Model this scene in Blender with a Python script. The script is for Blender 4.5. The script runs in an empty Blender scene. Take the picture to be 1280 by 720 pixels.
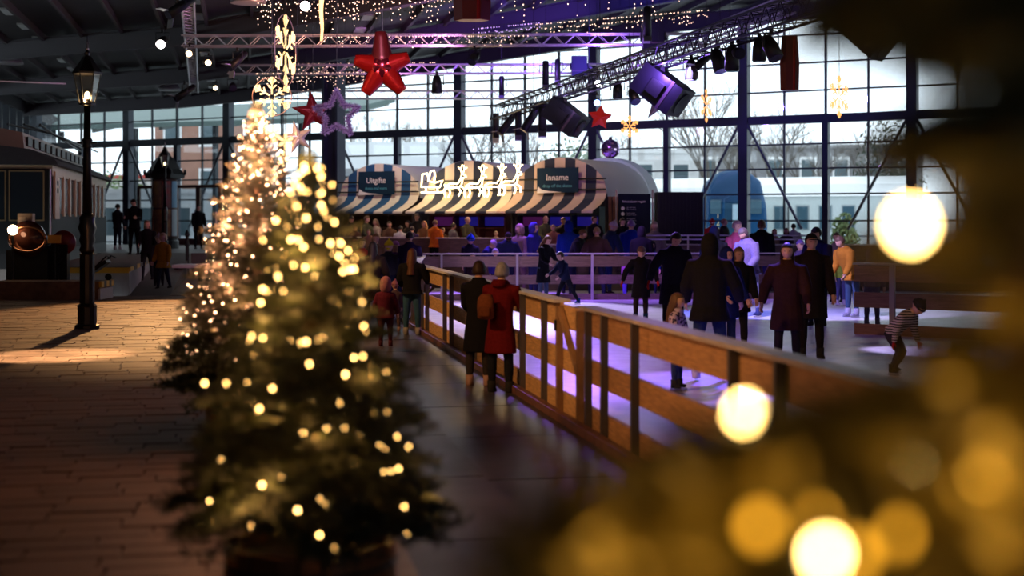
import bpy, math, random
import numpy as np
from mathutils import Vector, Matrix
random.seed(7); np.random.seed(7)
SC = bpy.context.scene
COL = SC.collection
R = math.radians
# ------------------------------------------------------------------ camera
F = 1777.8                    # focal length in pixels of a 1280 wide frame
HZ, CAMZ = 276.0, 2.2         # horizon row, lens height above the rink-side walkway
cam = bpy.data.cameras.new('camera'); camo = bpy.data.objects.new('camera', cam); COL.objects.link(camo)
camo.location = (0, 0, CAMZ); camo.rotation_euler = (R(90), 0, 0)
cam.sensor_width = 36; cam.lens = 50; cam.shift_y = -(360-HZ)/1280
cam.clip_start = .05; cam.clip_end = 600
cam.dof.use_dof = True; cam.dof.focus_distance = 26; cam.dof.aperture_fstop = 1.02
SC.camera = camo
# ------------------------------------------------------------------ sky, exposure
w = bpy.data.worlds.new('overcast_sky'); SC.world = w; w.use_nodes = True
bg = w.node_tree.nodes['Background']; bg.inputs[0].default_value = (.86, .95, 1, 1); bg.inputs[1].default_value = 2.0
SC.view_settings.view_transform = 'Standard'; SC.view_settings.look = 'None'
SC.view_settings.exposure = 0; SC.view_settings.gamma = 1; SC.view_settings.use_curve_mapping = False
cy = SC.cycles
cy.use_denoising = True; cy.max_bounces = 6; cy.diffuse_bounces = 3; cy.glossy_bounces = 3
cy.transparent_max_bounces = 24; cy.sample_clamp_indirect = 4; cy.caustics_reflective = False; cy.caustics_refractive = False

def spot(loc, at, watts, color, size=40, blend=.4, rad=.12):
    l = bpy.data.lights.new('spot_light', 'SPOT'); l.energy = watts; l.color = color; l.spot_size = R(size); l.spot_blend = blend
    l.shadow_soft_size = rad
    o = bpy.data.objects.new('spot_light', l); COL.objects.link(o); o.location = loc
    o.rotation_euler = (Vector(at)-Vector(loc)).to_track_quat('-Z', 'Y').to_euler(); return o
def point(loc, watts, color, rad=.05):
    l = bpy.data.lights.new('point_light', 'POINT'); l.energy = watts; l.color = color; l.shadow_soft_size = rad
    o = bpy.data.objects.new('point_light', l); COL.objects.link(o); o.location = loc; return o
VIO = (.36, .15, 1); BLU = (.06, .09, 1); WRM = (1, .50, .19); LAV = (.62, .48, 1); MAG = (.8, .28, .85)
# spots of the hall; some have truss housings below, added fills have none
HALL_SPOTS = [  # from, at, watts, colour, cone
 ((.3, 39, 5.2), (.4, 34, .1), 4200, LAV, 52), ((1.6, 33, 5.2), (1.9, 24.5, .1), 2100, VIO, 32),
 ((2.6, 29, 5.2), (3.6, 31, .1), 3300, VIO, 62), ((3.6, 25.5, 5.2), (6.7, 22.9, .1), 3800, LAV, 17),
 ((4.2, 23, 5.2), (2.5, 18.4, .1), 2600, VIO, 24), ((4.4, 22.4, 5.2), (3.4, 19.4, 1), 2400, BLU, 26),
 ((1.0, 37, 5.2), (4.5, 37.5, .1), 3600, VIO, 60), ((-.2, 41, 5.2), (-.6, 39.5, .1), 2200, VIO, 70),
 ((3.1, 27, 5.2), (7.5, 33, .3), 5200, LAV, 40), ((2.1, 31.4, 5.2), (4.8, 32, 1.2), 2600, BLU, 40),
 ((.9, 35.6, 5.2), (.2, 29, .1), 1500, VIO, 30),
 # warm lamps of the left hand truss and roof
 ((-6.6, 15.8, 7.3), (-5.95, 18.5, .45), 12000, (1, .66, .38), 16), ((-8.6, 36.5, 6.9), (-6.6, 27.5, .45), 5200, WRM, 38),
 ((-6.5, 12, 7.1), (.1, 18.5, .5), 2100, WRM, 36),
 ((-6.0, 5, 7.1), (1.4, 13.5, .8), 1500, WRM, 34), ((-7.5, 22, 7.1), (-1.5, 27.5, .8), 2600, WRM, 36),
 # added spots without fixtures, brightening the tent fronts
 ((-4.6, 45.9, 6.9), (-4.6, 47.2, 3.2), 420, (1, .86, .70), 100), ((.4, 42.6, 6.6), (1.2, 44.4, 3.2), 260, (1, .72, .55), 90),
 # bar lamps under the tents
 ((-4.9, 48.2, 2.9), (-5.3, 46.6, .7), 160, (1, .58, .32), 140), ((-1.7, 46.4, 2.9), (-2.1, 44.8, .7), 200, (1, .55, .28), 140), ((1.2, 44.8, 2.9), (.8, 43.2, .7), 150, (1, .55, .35), 140),
 # wash on trusses and roof beams
 ((-2.0, 36.2, 6.2), (-4.0, 37.8, 7.15), 300, MAG, 150), ((2.5, 36.2, 6.2), (3.0, 37.8, 7.15), 300, VIO, 150),
 ((-1, 41.6, 7.4), (-.5, 46, 8.5), 700, (.20, .08, 1), 110), ((2.6, 40, 7.6), (3.2, 43.6, 9.0), 600, (.10, .07, 1), 110), ((-2.2, 17, 6.9), (-3.0, 27, 4.6), 2600, (.9, .62, .95), 26), ((2.4, 26, 6.6), (2.0, 33, 4.6), 900, (1, .6, .6), 24),  # last two are unseen spots added to brighten the hanging stars
 ((-4, 44, 6.4), (-4, 46.2, 7.2), 160, MAG, 130), ((1, 44.4, 6.4), (1, 46.2, 7.2), 160, VIO, 130),
 ((-5, 33, 6.4), (-6.5, 37.8, 7.2), 350, (1, .45, .3), 120),
]
for a, b, wt, c, s in HALL_SPOTS: spot(a, b, wt, c, s)

# ------------------------------------------------------------------ helpers
def P(px, py, d): return Vector(((px-640)/F*d, d, CAMZ+(HZ-py)/F*d))
def X(px, d): return (px-640)/F*d
def ZY(py, d): return CAMZ+(HZ-py)/F*d
AX = Vector((-.1862, .9825, 0)); RX = Vector((.9825, .1862, 0))      # along / across the rink
AYAW = math.atan2(.1862, .9825)
U = Vector((-.871, .4914, 0)); N = Vector((.4914, .871, 0))           # along / out through the glass front
W0 = Vector((13.8, 49, 0)); BAY = 6.1
WYAW = -math.atan2(.4914, .871)
ZP, ZH, ZT, ZI = .45, 1.1, .65, .10       # paved platform, hall floor, terrace, ice

_m = {}
def mat(name, col=(.5, .5, .5), rough=.6, metal=0, emit=None, es=0, noise=0, scale=8, bump=0, stretch=None, col2=None, trans=0, spec=.5, coat=0, sample=True):
    if name in _m: return _m[name]
    m = bpy.data.materials.new(name); m.use_nodes = True; nt = m.node_tree; b = nt.nodes['Principled BSDF']
    b.inputs['Base Color'].default_value = (*col, 1); b.inputs['Roughness'].default_value = rough; b.inputs['Metallic'].default_value = metal
    b.inputs['Specular IOR Level'].default_value = spec; b.inputs['Coat Weight'].default_value = coat
    if trans: b.inputs['Transmission Weight'].default_value = trans
    if emit: b.inputs['Emission Color'].default_value = (*emit, 1); b.inputs['Emission Strength'].default_value = es
    if not sample: m.cycles.emission_sampling = 'NONE'
    if noise or bump:
        tc = nt.nodes.new('ShaderNodeTexCoord'); mp = nt.nodes.new('ShaderNodeMapping'); nz = nt.nodes.new('ShaderNodeTexNoise')
        nz.inputs['Scale'].default_value = scale; nz.inputs['Detail'].default_value = 5
        if stretch: mp.inputs['Scale'].default_value = stretch
        nt.links.new(tc.outputs['Object'], mp.inputs[0]); nt.links.new(mp.outputs[0], nz.inputs['Vector'])
        if noise:
            rp = nt.nodes.new('ShaderNodeValToRGB'); c2 = col2 or tuple(max(0, c*(1-noise)) for c in col)
            rp.color_ramp.elements[0].color = (*c2, 1); rp.color_ramp.elements[1].color = (*col, 1)
            rp.color_ramp.elements[0].position = .3; rp.color_ramp.elements[1].position = .7
            nt.links.new(nz.outputs['Fac'], rp.inputs[0]); nt.links.new(rp.outputs[0], b.inputs['Base Color'])
        if bump:
            bp = nt.nodes.new('ShaderNodeBump'); bp.inputs['Strength'].default_value = bump; bp.inputs['Distance'].default_value = .02
            nt.links.new(nz.outputs['Fac'], bp.inputs['Height']); nt.links.new(bp.outputs[0], b.inputs['Normal'])
    _m[name] = m; return m
def rand_tint(name, lo, hi, rough=.8, scale=20):
    """colour that varies from piece to piece (Object Info random) plus grain"""
    if name in _m: return _m[name]
    m = mat(name, hi, rough, noise=.3, scale=scale, bump=.3); nt = m.node_tree; b = nt.nodes['Principled BSDF']
    oi = nt.nodes.new('ShaderNodeObjectInfo'); rp = nt.nodes.new('ShaderNodeValToRGB')
    rp.color_ramp.elements[0].color = (*lo, 1); rp.color_ramp.elements[1].color = (*hi, 1)
    mx = nt.nodes.new('ShaderNodeMixRGB'); mx.blend_type = 'MULTIPLY'; mx.inputs[0].default_value = .55
    old = b.inputs['Base Color'].links[0].from_socket; bw = nt.nodes.new('ShaderNodeMixRGB'); bw.inputs[0].default_value = .5
    bw.inputs[1].default_value = (1, 1, 1, 1)
    nt.links.new(oi.outputs['Random'], rp.inputs[0]); nt.links.new(rp.outputs[0], mx.inputs[1])
    nt.links.new(old, bw.inputs[2]); nt.links.new(bw.outputs[0], mx.inputs[2]); nt.links.new(mx.outputs[0], b.inputs['Base Color'])
    return m
def glass_mat(name, tint=(.95, .98, 1), gloss=.07):
    if name in _m: return _m[name]
    m = bpy.data.materials.new(name); m.use_nodes = True; nt = m.node_tree; nt.nodes.remove(nt.nodes['Principled BSDF'])
    t = nt.nodes.new('ShaderNodeBsdfTransparent'); t.inputs[0].default_value = (*tint, 1)
    g = nt.nodes.new('ShaderNodeBsdfGlossy'); g.inputs['Roughness'].default_value = .03
    mx = nt.nodes.new('ShaderNodeMixShader'); mx.inputs[0].default_value = gloss
    nt.links.new(t.outputs[0], mx.inputs[1]); nt.links.new(g.outputs[0], mx.inputs[2])
    nt.links.new(mx.outputs[0], nt.nodes['Material Output'].inputs[0]); _m[name] = m; return m

class MB:
    """collects shapes into one mesh"""
    def __init__(s): s.v = []; s.f = []; s.mi = []; s.m = 0
    def add(s, vs, fs, smooth=None):
        o = len(s.v); s.v.extend([tuple(v) for v in vs]); s.f.extend([tuple(i+o for i in f) for f in fs]); s.mi.extend([s.m]*len(fs)); return s
    def box(s, c, size, rz=0, M=None):
        hx, hy, hz = size[0]/2, size[1]/2, size[2]/2
        vs = [Vector((x, y, z)) for x in (-hx, hx) for y in (-hy, hy) for z in (-hz, hz)]
        if rz: rm = Matrix.Rotation(rz, 3, 'Z'); vs = [rm @ v for v in vs]
        if M is not None: vs = [M @ v for v in vs]
        return s.add([v+Vector(c) for v in vs], [(0, 1, 3, 2), (4, 6, 7, 5), (0, 4, 5, 1), (2, 3, 7, 6), (0, 2, 6, 4), (1, 5, 7, 3)])
    def bar(s, a, b, wx, wz, up=(0, 0, 1)):
        """box from a to b, wx wide across, wz along up"""
        a, b = Vector(a), Vector(b); d = (b-a); L = d.length; d.normalize(); up = Vector(up)
        sx = d.cross(up)
        if sx.length < 1e-4: sx = Vector((1, 0, 0))
        sx.normalize(); u2 = sx.cross(d)
        vs = [q+sx*i*wx/2+u2*j*wz/2 for q in (a, b) for i, j in ((-1, -1), (1, -1), (1, 1), (-1, 1))]
        return s.add(vs, [(3, 2, 1, 0), (4, 5, 6, 7), (0, 1, 5, 4), (1, 2, 6, 5), (2, 3, 7, 6), (3, 0, 4, 7)])
    def tube(s, pts, rad, n=8, cap=True):
        pts = [Vector(p) for p in pts]; k = len(pts); rad = rad if hasattr(rad, '__len__') else [rad]*k
        vs = []; ref = None
        for i, p in enumerate(pts):
            d = (pts[min(i+1, k-1)]-pts[max(i-1, 0)])
            d = d.normalized() if d.length > 1e-9 else Vector((0, 0, 1))
            if ref is None: ref = d.orthogonal().normalized()
            ref = ref-d*ref.dot(d); ref = ref.normalized() if ref.length > 1e-6 else d.orthogonal().normalized(); q = d.cross(ref)
            for j in range(n): a = 2*math.pi*j/n; vs.append(p+(ref*math.cos(a)+q*math.sin(a))*rad[i])
        fs = [(i*n+j, i*n+(j+1) % n, (i+1)*n+(j+1) % n, (i+1)*n+j) for i in range(k-1) for j in range(n)]
        if cap: fs += [tuple(range(n-1, -1, -1)), tuple((k-1)*n+j for j in range(n))]
        return s.add(vs, fs)
    def loft(s, rings, n=14, cap=True):
        """rings of (centre, half-axis vector a, half-axis vector b)"""
        vs = []; k = len(rings)
        for c, a, b in rings:
            c, a, b = Vector(c), Vector(a), Vector(b)
            for j in range(n): t = 2*math.pi*j/n; vs.append(c+a*math.cos(t)+b*math.sin(t))
        fs = [(i*n+j, i*n+(j+1) % n, (i+1)*n+(j+1) % n, (i+1)*n+j) for i in range(k-1) for j in range(n)]
        if cap: fs += [tuple(range(n-1, -1, -1)), tuple((k-1)*n+j for j in range(n))]
        return s.add(vs, fs)
    def lathe(s, prof, n=16, c=(0, 0, 0), rot=0):
        vs = [(c[0]+r*math.cos(2*math.pi*j/n+rot), c[1]+r*math.sin(2*math.pi*j/n+rot), c[2]+z) for r, z in prof for j in range(n)]
        k = len(prof)
        fs = [(i*n+j, i*n+(j+1) % n, (i+1)*n+(j+1) % n, (i+1)*n+j) for i in range(k-1) for j in range(n)]
        fs += [tuple(range(n-1, -1, -1)), tuple((k-1)*n+j for j in range(n))]
        return s.add(vs, fs)
    def ball(s, c, r, n=10, m=7):
        r = r if hasattr(r, '__len__') else (r, r, r); c = Vector(c); vs = [c+Vector((0, 0, r[2]))]
        for i in range(1, m):
            a = math.pi*i/m
            for j in range(n): t = 2*math.pi*j/n; vs.append(c+Vector((r[0]*math.sin(a)*math.cos(t), r[1]*math.sin(a)*math.sin(t), r[2]*math.cos(a))))
        vs.append(c-Vector((0, 0, r[2]))); e = len(vs)-1
        fs = [(0, 1+j, 1+(j+1) % n) for j in range(n)]
        fs += [(1+i*n+j, 1+(i+1)*n+j, 1+(i+1)*n+(j+1) % n, 1+i*n+(j+1) % n) for i in range(m-2) for j in range(n)]
        fs += [(e, 1+(m-2)*n+(j+1) % n, 1+(m-2)*n+j) for j in range(n)]
        return s.add(vs, fs)
    def prism(s, poly, a, b):
        """polygon of 3D points extruded by vector from offset a to b"""
        a, b = Vector(a), Vector(b); n = len(poly); vs = [Vector(p)+a for p in poly]+[Vector(p)+b for p in poly]
        return s.add(vs, [tuple(range(n-1, -1, -1)), tuple(range(n, 2*n))]+[(i, (i+1) % n, n+(i+1) % n, n+i) for i in range(n)])
    def mesh(s, name, mats, smooth=False):
        me = bpy.data.meshes.new(name); me.from_pydata(s.v, [], s.f)
        for m in (mats if isinstance(mats, (list, tuple)) else [mats]): me.materials.append(m)
        if s.mi and max(s.mi) > 0: me.polygons.foreach_set('material_index', s.mi)
        if smooth: me.polygons.foreach_set('use_smooth', [True]*len(s.f))
        me.validate(); me.update(); return me
    def build(s, name, mats, parent=None, smooth=False, loc=None, rz=0):
        return put(name, s.mesh(name, mats, smooth), parent, loc, rz)
def put(name, me, parent=None, loc=None, rz=0):
    o = bpy.data.objects.new(name, me); COL.objects.link(o)
    if parent: o.parent = parent
    if loc is not None: o.location = loc
    if rz: o.rotation_euler = (0, 0, rz)
    return o
def tag(o, label=None, cat=None, group=None, kind=None):
    if label: o['label'] = label
    if cat: o['category'] = cat
    if group: o['group'] = group
    if kind: o['kind'] = kind
    return o
def thing(name, label, cat, loc=(0, 0, 0), rz=0, group=None, kind=None):
    o = bpy.data.objects.new(name, None); COL.objects.link(o); o.location = loc; o.rotation_euler = (0, 0, rz); o.empty_display_size = .2
    return tag(o, label, cat, group, kind)
def struct(name, label=None, loc=(0, 0, 0), rz=0):
    o = bpy.data.objects.new(name, None); COL.objects.link(o); o.location = loc; o.rotation_euler = (0, 0, rz)
    return tag(o, label, None, None, 'structure')
def text(body, size, mtl, parent, loc, rot=(R(90), 0, 0), align='CENTER', name='lettering'):
    c = bpy.data.curves.new(name, 'FONT'); c.body = body; c.size = size; c.align_x = align; c.align_y = 'CENTER'; c.extrude = .003
    c.materials.append(mtl); tmp = bpy.data.objects.new('tmp', c); COL.objects.link(tmp); bpy.context.view_layer.update()
    me = bpy.data.meshes.new_from_object(tmp.evaluated_get(bpy.context.evaluated_depsgraph_get())); me.name = name; bpy.data.objects.remove(tmp)
    o = put(name, me, parent, loc); o.rotation_euler = rot; return o
def emis(name, col, es, sample=False): return mat(name, (.02, .02, .02), .5, emit=col, es=es, sample=sample)
M_black = mat('black_metal', (.012, .012, .014), .45, .3)
M_iron = mat('cast_iron', (.015, .016, .017), .38, .5, noise=.3, bump=.05)
M_steel = mat('dark_steel', (.03, .04, .05), .5, .2)
M_alu = mat('aluminium', (.62, .6, .62), .32, .85)
M_glass = glass_mat('window_glass')
M_wood = mat('pine_wood', (.64, .38, .165), .6, noise=.45, scale=5, stretch=(1, 9, 9), bump=.15)
M_post = mat('post_steel', (.10, .095, .10), .45, .5)
M_warmbulb = emis('warm_bulb', (1, .74, .38), 34)
# ================================================================== the setting
def fx(y, off=0): return -1.72+(28.3-y)*.1895+off          # rink fence line, x at depth y
def ex(y): return -.59-(y-7.7)*.1895                        # platform edge line
# walkway of wet concrete slabs
M_slab = mat('wet_concrete', (.055, .05, .055), .34, noise=.6, scale=1.7, bump=.3, spec=.5)
M_slab2 = mat('pale_concrete', (.10, .098, .10), .40, noise=.5, scale=1.4, bump=.3)
M_gap = mat('dark_joint', (.035, .028, .026), .8)
fl = struct('floor_walkway', 'walkway of dark wet concrete slabs beside the rink')
mb = MB(); mb.add([(ex(-6)-.4, -6, -.03), (ex(-6)+6, -6, -.03), (fx(48)+7, 48, -.03), (ex(48)-.4, 48, -.03)], [(0, 1, 2, 3)]); mb.build('slab_bed', M_gap, fl)
def quad_slab(a, b, z0, z1, y0, y1, la, lb, g=.012):
    c = [(la(y0)+g, y0+g, 0), (lb(y0)-g, y0+g+.19*(lb(y0)-la(y0)), 0), (lb(y1)-g, y1-g+.19*(lb(y1)-la(y1)), 0), (la(y1)+g, y1-g, 0)]
    return MB().prism(c, (0, 0, z0), (0, 0, z1))
y = -4.4
while y < 46:
    quad_slab(0, 0, -.05, 0, y, y+2.35, lambda q: ex(q)+.02, lambda q: fx(q, -1.58), .012).build('slab', M_slab2, fl)
    quad_slab(0, 0, -.05, random.uniform(-.004, 0), y-.2+.19*1.2, y+2.15+.19*1.2, lambda q: fx(q, -1.58), lambda q: fx(q, -.02), .012).build('slab', M_slab, fl)
    y += 2.35
# brick platform : pavers laid across, raised .45 with a concrete edge
pf = struct('floor_platform', 'raised platform paved with brown brick pavers')
MB().prism([(ex(-6)-30, -6, 0), (ex(-6)-.2, -6, 0), (ex(33.4)-.2, 33.4, 0), (-24, 33.4, 0)], (0, 0, .0), (0, 0, ZP-.035)).build('paver_bed', M_gap, pf)
MB().prism([(-8.05, 33.4, 0), (ex(33.4)-.2, 33.4, 0), (ex(49)-.2, 49, 0), (-11.0, 49, 0)], (0, 0, 0), (0, 0, ZP)).build('paved_strip', mat('paving_far', (.2, .13, .08), .7, noise=.4, scale=6, bump=.2), pf)
for yy in np.arange(-6, 33.4, 1.0):
    c = [(ex(yy)-.2, yy, 0), (ex(yy), yy, 0), (ex(yy+.985), yy+.985, 0), (ex(yy+.985)-.2, yy+.985, 0)]
    MB().prism(c, (0, 0, 0), (0, 0, ZP)).build('edge_stone', mat('edge_concrete', (.33, .33, .35), .5, noise=.3, scale=5), pf)
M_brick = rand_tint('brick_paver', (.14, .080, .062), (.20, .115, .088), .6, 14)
pm = []
for k in range(3):
    b = MB(); b.box((0, 0, 0), (.488, .232, .05)); b.box((0, 0, .026), (.474, .218, .004)); pm.append(b.mesh('paver', M_brick))
pav = []
L = 0
rows = int(28/.24)
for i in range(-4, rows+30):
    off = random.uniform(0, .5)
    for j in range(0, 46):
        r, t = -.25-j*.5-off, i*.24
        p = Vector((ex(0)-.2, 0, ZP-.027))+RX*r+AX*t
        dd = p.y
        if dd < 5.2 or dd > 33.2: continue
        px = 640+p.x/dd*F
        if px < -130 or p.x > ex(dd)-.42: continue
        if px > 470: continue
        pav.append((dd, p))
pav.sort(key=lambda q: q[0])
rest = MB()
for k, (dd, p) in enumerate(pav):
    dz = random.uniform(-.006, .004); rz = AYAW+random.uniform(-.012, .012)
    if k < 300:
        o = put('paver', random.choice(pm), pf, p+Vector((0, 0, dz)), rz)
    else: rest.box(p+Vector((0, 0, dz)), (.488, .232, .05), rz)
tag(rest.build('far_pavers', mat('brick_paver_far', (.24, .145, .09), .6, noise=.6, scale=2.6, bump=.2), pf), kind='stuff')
# ice
M_ice = mat('scratched_ice', (.72, .73, .78), .34, noise=.25, scale=3.5, bump=.3, spec=.4)
ip = [(fx(2, .06), 2), (22, 2), (22, 44), (.4, 44.5), (-2.4, 44.6), (-2.4, 37.5), (fx(30, .03), 30)]
tag(MB().prism([(a, b, 0) for a, b in ip], (0, 0, -.02), (0, 0, ZI)).build('floor_ice', M_ice), 'sheet of scratched ice lit violet and white', kind='structure')
# terrace behind the rink, hall floor on the left, ramp, train platform
M_floor = mat('terrace_boards', (.10, .08, .07), .6, noise=.3, scale=4)
tp = [(-9, 48.3), (.4, 42.9), (3, 42.6), (24, 42.6), (24, 46), W0[:2], (-7.6, 61.1), (-10, 62)]
tag(MB().prism([(a, b, 0) for a, b in tp], (0, 0, -.1), (0, 0, ZT)).build('floor_terrace', M_floor), 'raised dark terrace behind the rink', kind='structure')
hp = [(-34, 48.5), (-9.2, 48.5), (-10.2, 62), (-34, 76)]
M_hall = mat('hall_floor', (.12, .10, .09), .5, noise=.3, scale=3)
tag(MB().prism([(a, b, 0) for a, b in hp], (0, 0, -.1), (0, 0, ZH)).build('floor_hall', M_hall), 'dark hall floor in front of the entrance doors', kind='structure')
mb = MB(); a0, a1, b0, b1 = -9.05, -8.05, -11.9, -10.95
mb.add([(a0, 33.4, .42), (a1, 33.4, .42), (b1, 48.6, ZH), (b0, 48.6, ZH), (a0, 33.4, 0), (a1, 33.4, 0), (b1, 48.6, 0), (b0, 48.6, 0)],
       [(0, 1, 2, 3), (4, 7, 6, 5), (0, 4, 5, 1), (1, 5, 6, 2), (2, 6, 7, 3), (3, 7, 4, 0)])
tag(mb.build('floor_ramp', mat('ramp_paving', (.09, .065, .05), .65, noise=.4, scale=9, bump=.3)), 'dark brick ramp climbing to the entrance', kind='structure')
tpf = struct('floor_train_platform', 'grey train platform with yellow and black edge')
MB().prism([(-11.2, 33.7, 0), (-9.07, 33.7, 0), (-11.9, 48.6, 0), (-14.0, 48.6, 0)], (0, 0, 0), (0, 0, ZH-.06)).build('platform_body', mat('grey_render', (.30, .30, .31), .7, noise=.25, scale=4), tpf)
MB().prism([(-11.2, 33.65, 0), (-9.05, 33.65, 0), (-11.88, 48.6, 0), (-14.0, 48.6, 0)], (0, 0, ZH-.06), (0, 0, ZH)).build('platform_deck', mat('platform_deck', (.17, .11, .07), .7, noise=.4, scale=8), tpf)
My, Mk = mat('safety_yellow', (.7, .42, .04), .5), mat('safety_black', (.02, .02, .02), .5)
MB().bar((-11.2, 33.64, ZH-.07), (-9.06, 33.64, ZH-.07), .03, .13).build('edge_strip', My, tpf)
for k in range(14):
    p = Vector((-9.05, 33.65, ZH-.05)).lerp(Vector((-11.88, 48.6, ZH-.05)), k/14); q = Vector((-9.05, 33.65, ZH-.05)).lerp(Vector((-11.88, 48.6, ZH-.05)), (k+.96)/14)
    MB().bar(p, q, .05, .1).build('edge_stripe', [My, Mk][k % 2], tpf)
# low plinth with striped edge in front of the machine
pl = struct('floor_plinth', 'low brick plinth with yellow and black striped edge')
c0 = Vector((X(118, 31.5), 31.5, 0))
MB().box(c0+Vector((-1.1, .55, ZP+.2)), (2.4, 1.0, .4)).build('plinth_body', mat('plinth_brick', (.25, .15, .09), .7, noise=.4, scale=7), pl)
for k in range(5): MB().box(c0+Vector((.12, .13+k*.2, ZP+.34)), (.06, .2, .13)).build('edge_stripe', [My, Mk][k % 2], pl)
MB().box(c0+Vector((.1, .52, ZP+.12)), (.05, 1.0, .24)).build('plinth_face', mat('plinth_white', (.5, .47, .42), .7), pl)

# ------------------------------------------------------------------ roof
def rz_(r): 
    return 7.8 if r < -1 else (7.8+(r+1)/17.5*1.95 if r < 16.5 else 9.75)
def wr(x, y): return x*RX.x+y*RX.y
rf = struct('ceiling', 'dark sheeted roof on purlins and beams')
mb = MB(); rs = [-40, -1, 4, 8, 12, 16.5, 50]
def RP(r, a, dz=0): p = RX*r+AX*a; return (p.x, p.y, rz_(r)+dz)
def aend(r):  # along-coordinate at which line r meets the glass front
    # (RX*r+AX*a - W0).N = 0
    return (W0.dot(N)-RX.dot(N)*r)/AX.dot(N)
vs = []
for r in rs: vs += [RP(r, -30, .12), RP(r, aend(r)+.6, .12), RP(r, -30, .3), RP(r, aend(r)+.6, .3)]
fs = []
for i in range(len(rs)-1):
    o = 4*i; fs += [(o, o+1, o+5, o+4), (o+2, o+6, o+7, o+3), (o+1, o+3, o+7, o+5), (o, o+4, o+6, o+2)]
mb.add(vs, fs); mb.build('roof_deck', mat('roof_sheet', (.028, .025, .028), .6, noise=.4, scale=1.5), rf)
# corrugation ribs and purlins follow the rink axis
Mrib = mat('roof_rib', (.05, .045, .048), .6, .1)
for r in np.arange(-26, 22, 1.25):
    a1 = aend(r); MB().bar(RP(r, 22, .02), RP(r, a1, .02), .09, .2).build('purlin', Mrib, rf)
# skylight strips; daylight is put into their pale colour under the solid deck
for r in (-12.0, -6.2, -1.2, 3.8):
    for a in range(34, 66, 3):
        if a+1.1 < aend(r): MB().bar(RP(r, a, .09), RP(r, a+1.1, .09), .42, .05).build('skylight_pane', mat('skylight', (.62, .66, .64), .3), rf)
# beams parallel to the glass front
Mbeam = mat('roof_beam', (.045, .042, .05), .6, .1)
for t in (1.5, 10, 18.5, 27):
    pts = []
    for s in np.arange(-8, 60, 4):
        p = W0+U*s-N*t; pts.append(Vector((p.x, p.y, rz_(wr(p.x, p.y))-.28)))
    for q0, q1 in zip(pts[:-1], pts[1:]):
        b = MB(); b.bar(q0, q1, .05, .55); b.bar(q0+Vector((0, 0, -.27)), q1+Vector((0, 0, -.27)), .28, .04); b.bar(q0+Vector((0, 0, .27)), q1+Vector((0, 0, .27)), .28, .04)
        b.build('beam_segment', Mbeam, rf)
for s in (30, 36, 42):   # thin wind ties
    for t in (10, 18.5):
        a, b = W0+U*s-N*t, W0+U*(s+6)-N*(t+8.5)
        MB().tube([(a.x, a.y, rz_(wr(a.x, a.y))-.3), (b.x, b.y, rz_(wr(b.x, b.y))-.3)], .025, 5).build('wind_tie', M_alu, rf)
# other walls of the hall
wl = struct('wall_left', 'dark left wall with a row of high windows')
rl = -10.2
def WL(a, z, o=0): p = RX*(rl+o)+AX*a; return Vector((p.x, p.y, z))
mb = MB()
mb.prism([WL(-30, 0), WL(84, 0), WL(84, 5.7), WL(-30, 5.7)], RX*-.3, RX*0); mb.prism([WL(-30, 7.35), WL(84, 7.35), WL(84, 8), WL(-30, 8)], RX*-.3, RX*0)
mb.build('wall_panel', mat('dark_wall', (.035, .035, .04), .8, noise=.3), wl)
for k in range(0, 34):
    a = 16+k*2.0
    MB().prism([WL(a, 5.7), WL(a+.25, 5.7), WL(a+.25, 7.35), WL(a, 7.35)], RX*-.25, RX*.05).build('window_post', M_steel, wl)
    MB().prism([WL(a+.25, 5.7), WL(a+2, 5.7), WL(a+2, 7.35), WL(a+.25, 7.35)], RX*-.12, RX*-.1).build('pane', M_glass, wl)
MB().prism([RX*36+AX*-30, RX*36+AX*46, RX*36+AX*46+Vector((0, 0, 10)), RX*36+AX*-30+Vector((0, 0, 10))], RX*0, RX*.3).build('wall_right', mat('dark_wall2', (.04, .04, .045), .8, noise=.3))
MB().prism([RX*-12+AX*-14, RX*37+AX*-14, RX*37+AX*-14+Vector((0, 0, 10)), RX*-12+AX*-14+Vector((0, 0, 10))], AX*-.3, AX*0).build('wall_back', _m['dark_wall2'])
for n_, l_ in (('wall_right', 'plain dark wall on the right of the hall'), ('wall_back', 'plain dark wall behind the viewpoint')): tag(bpy.data.objects[n_], l_, kind='structure')
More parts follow.
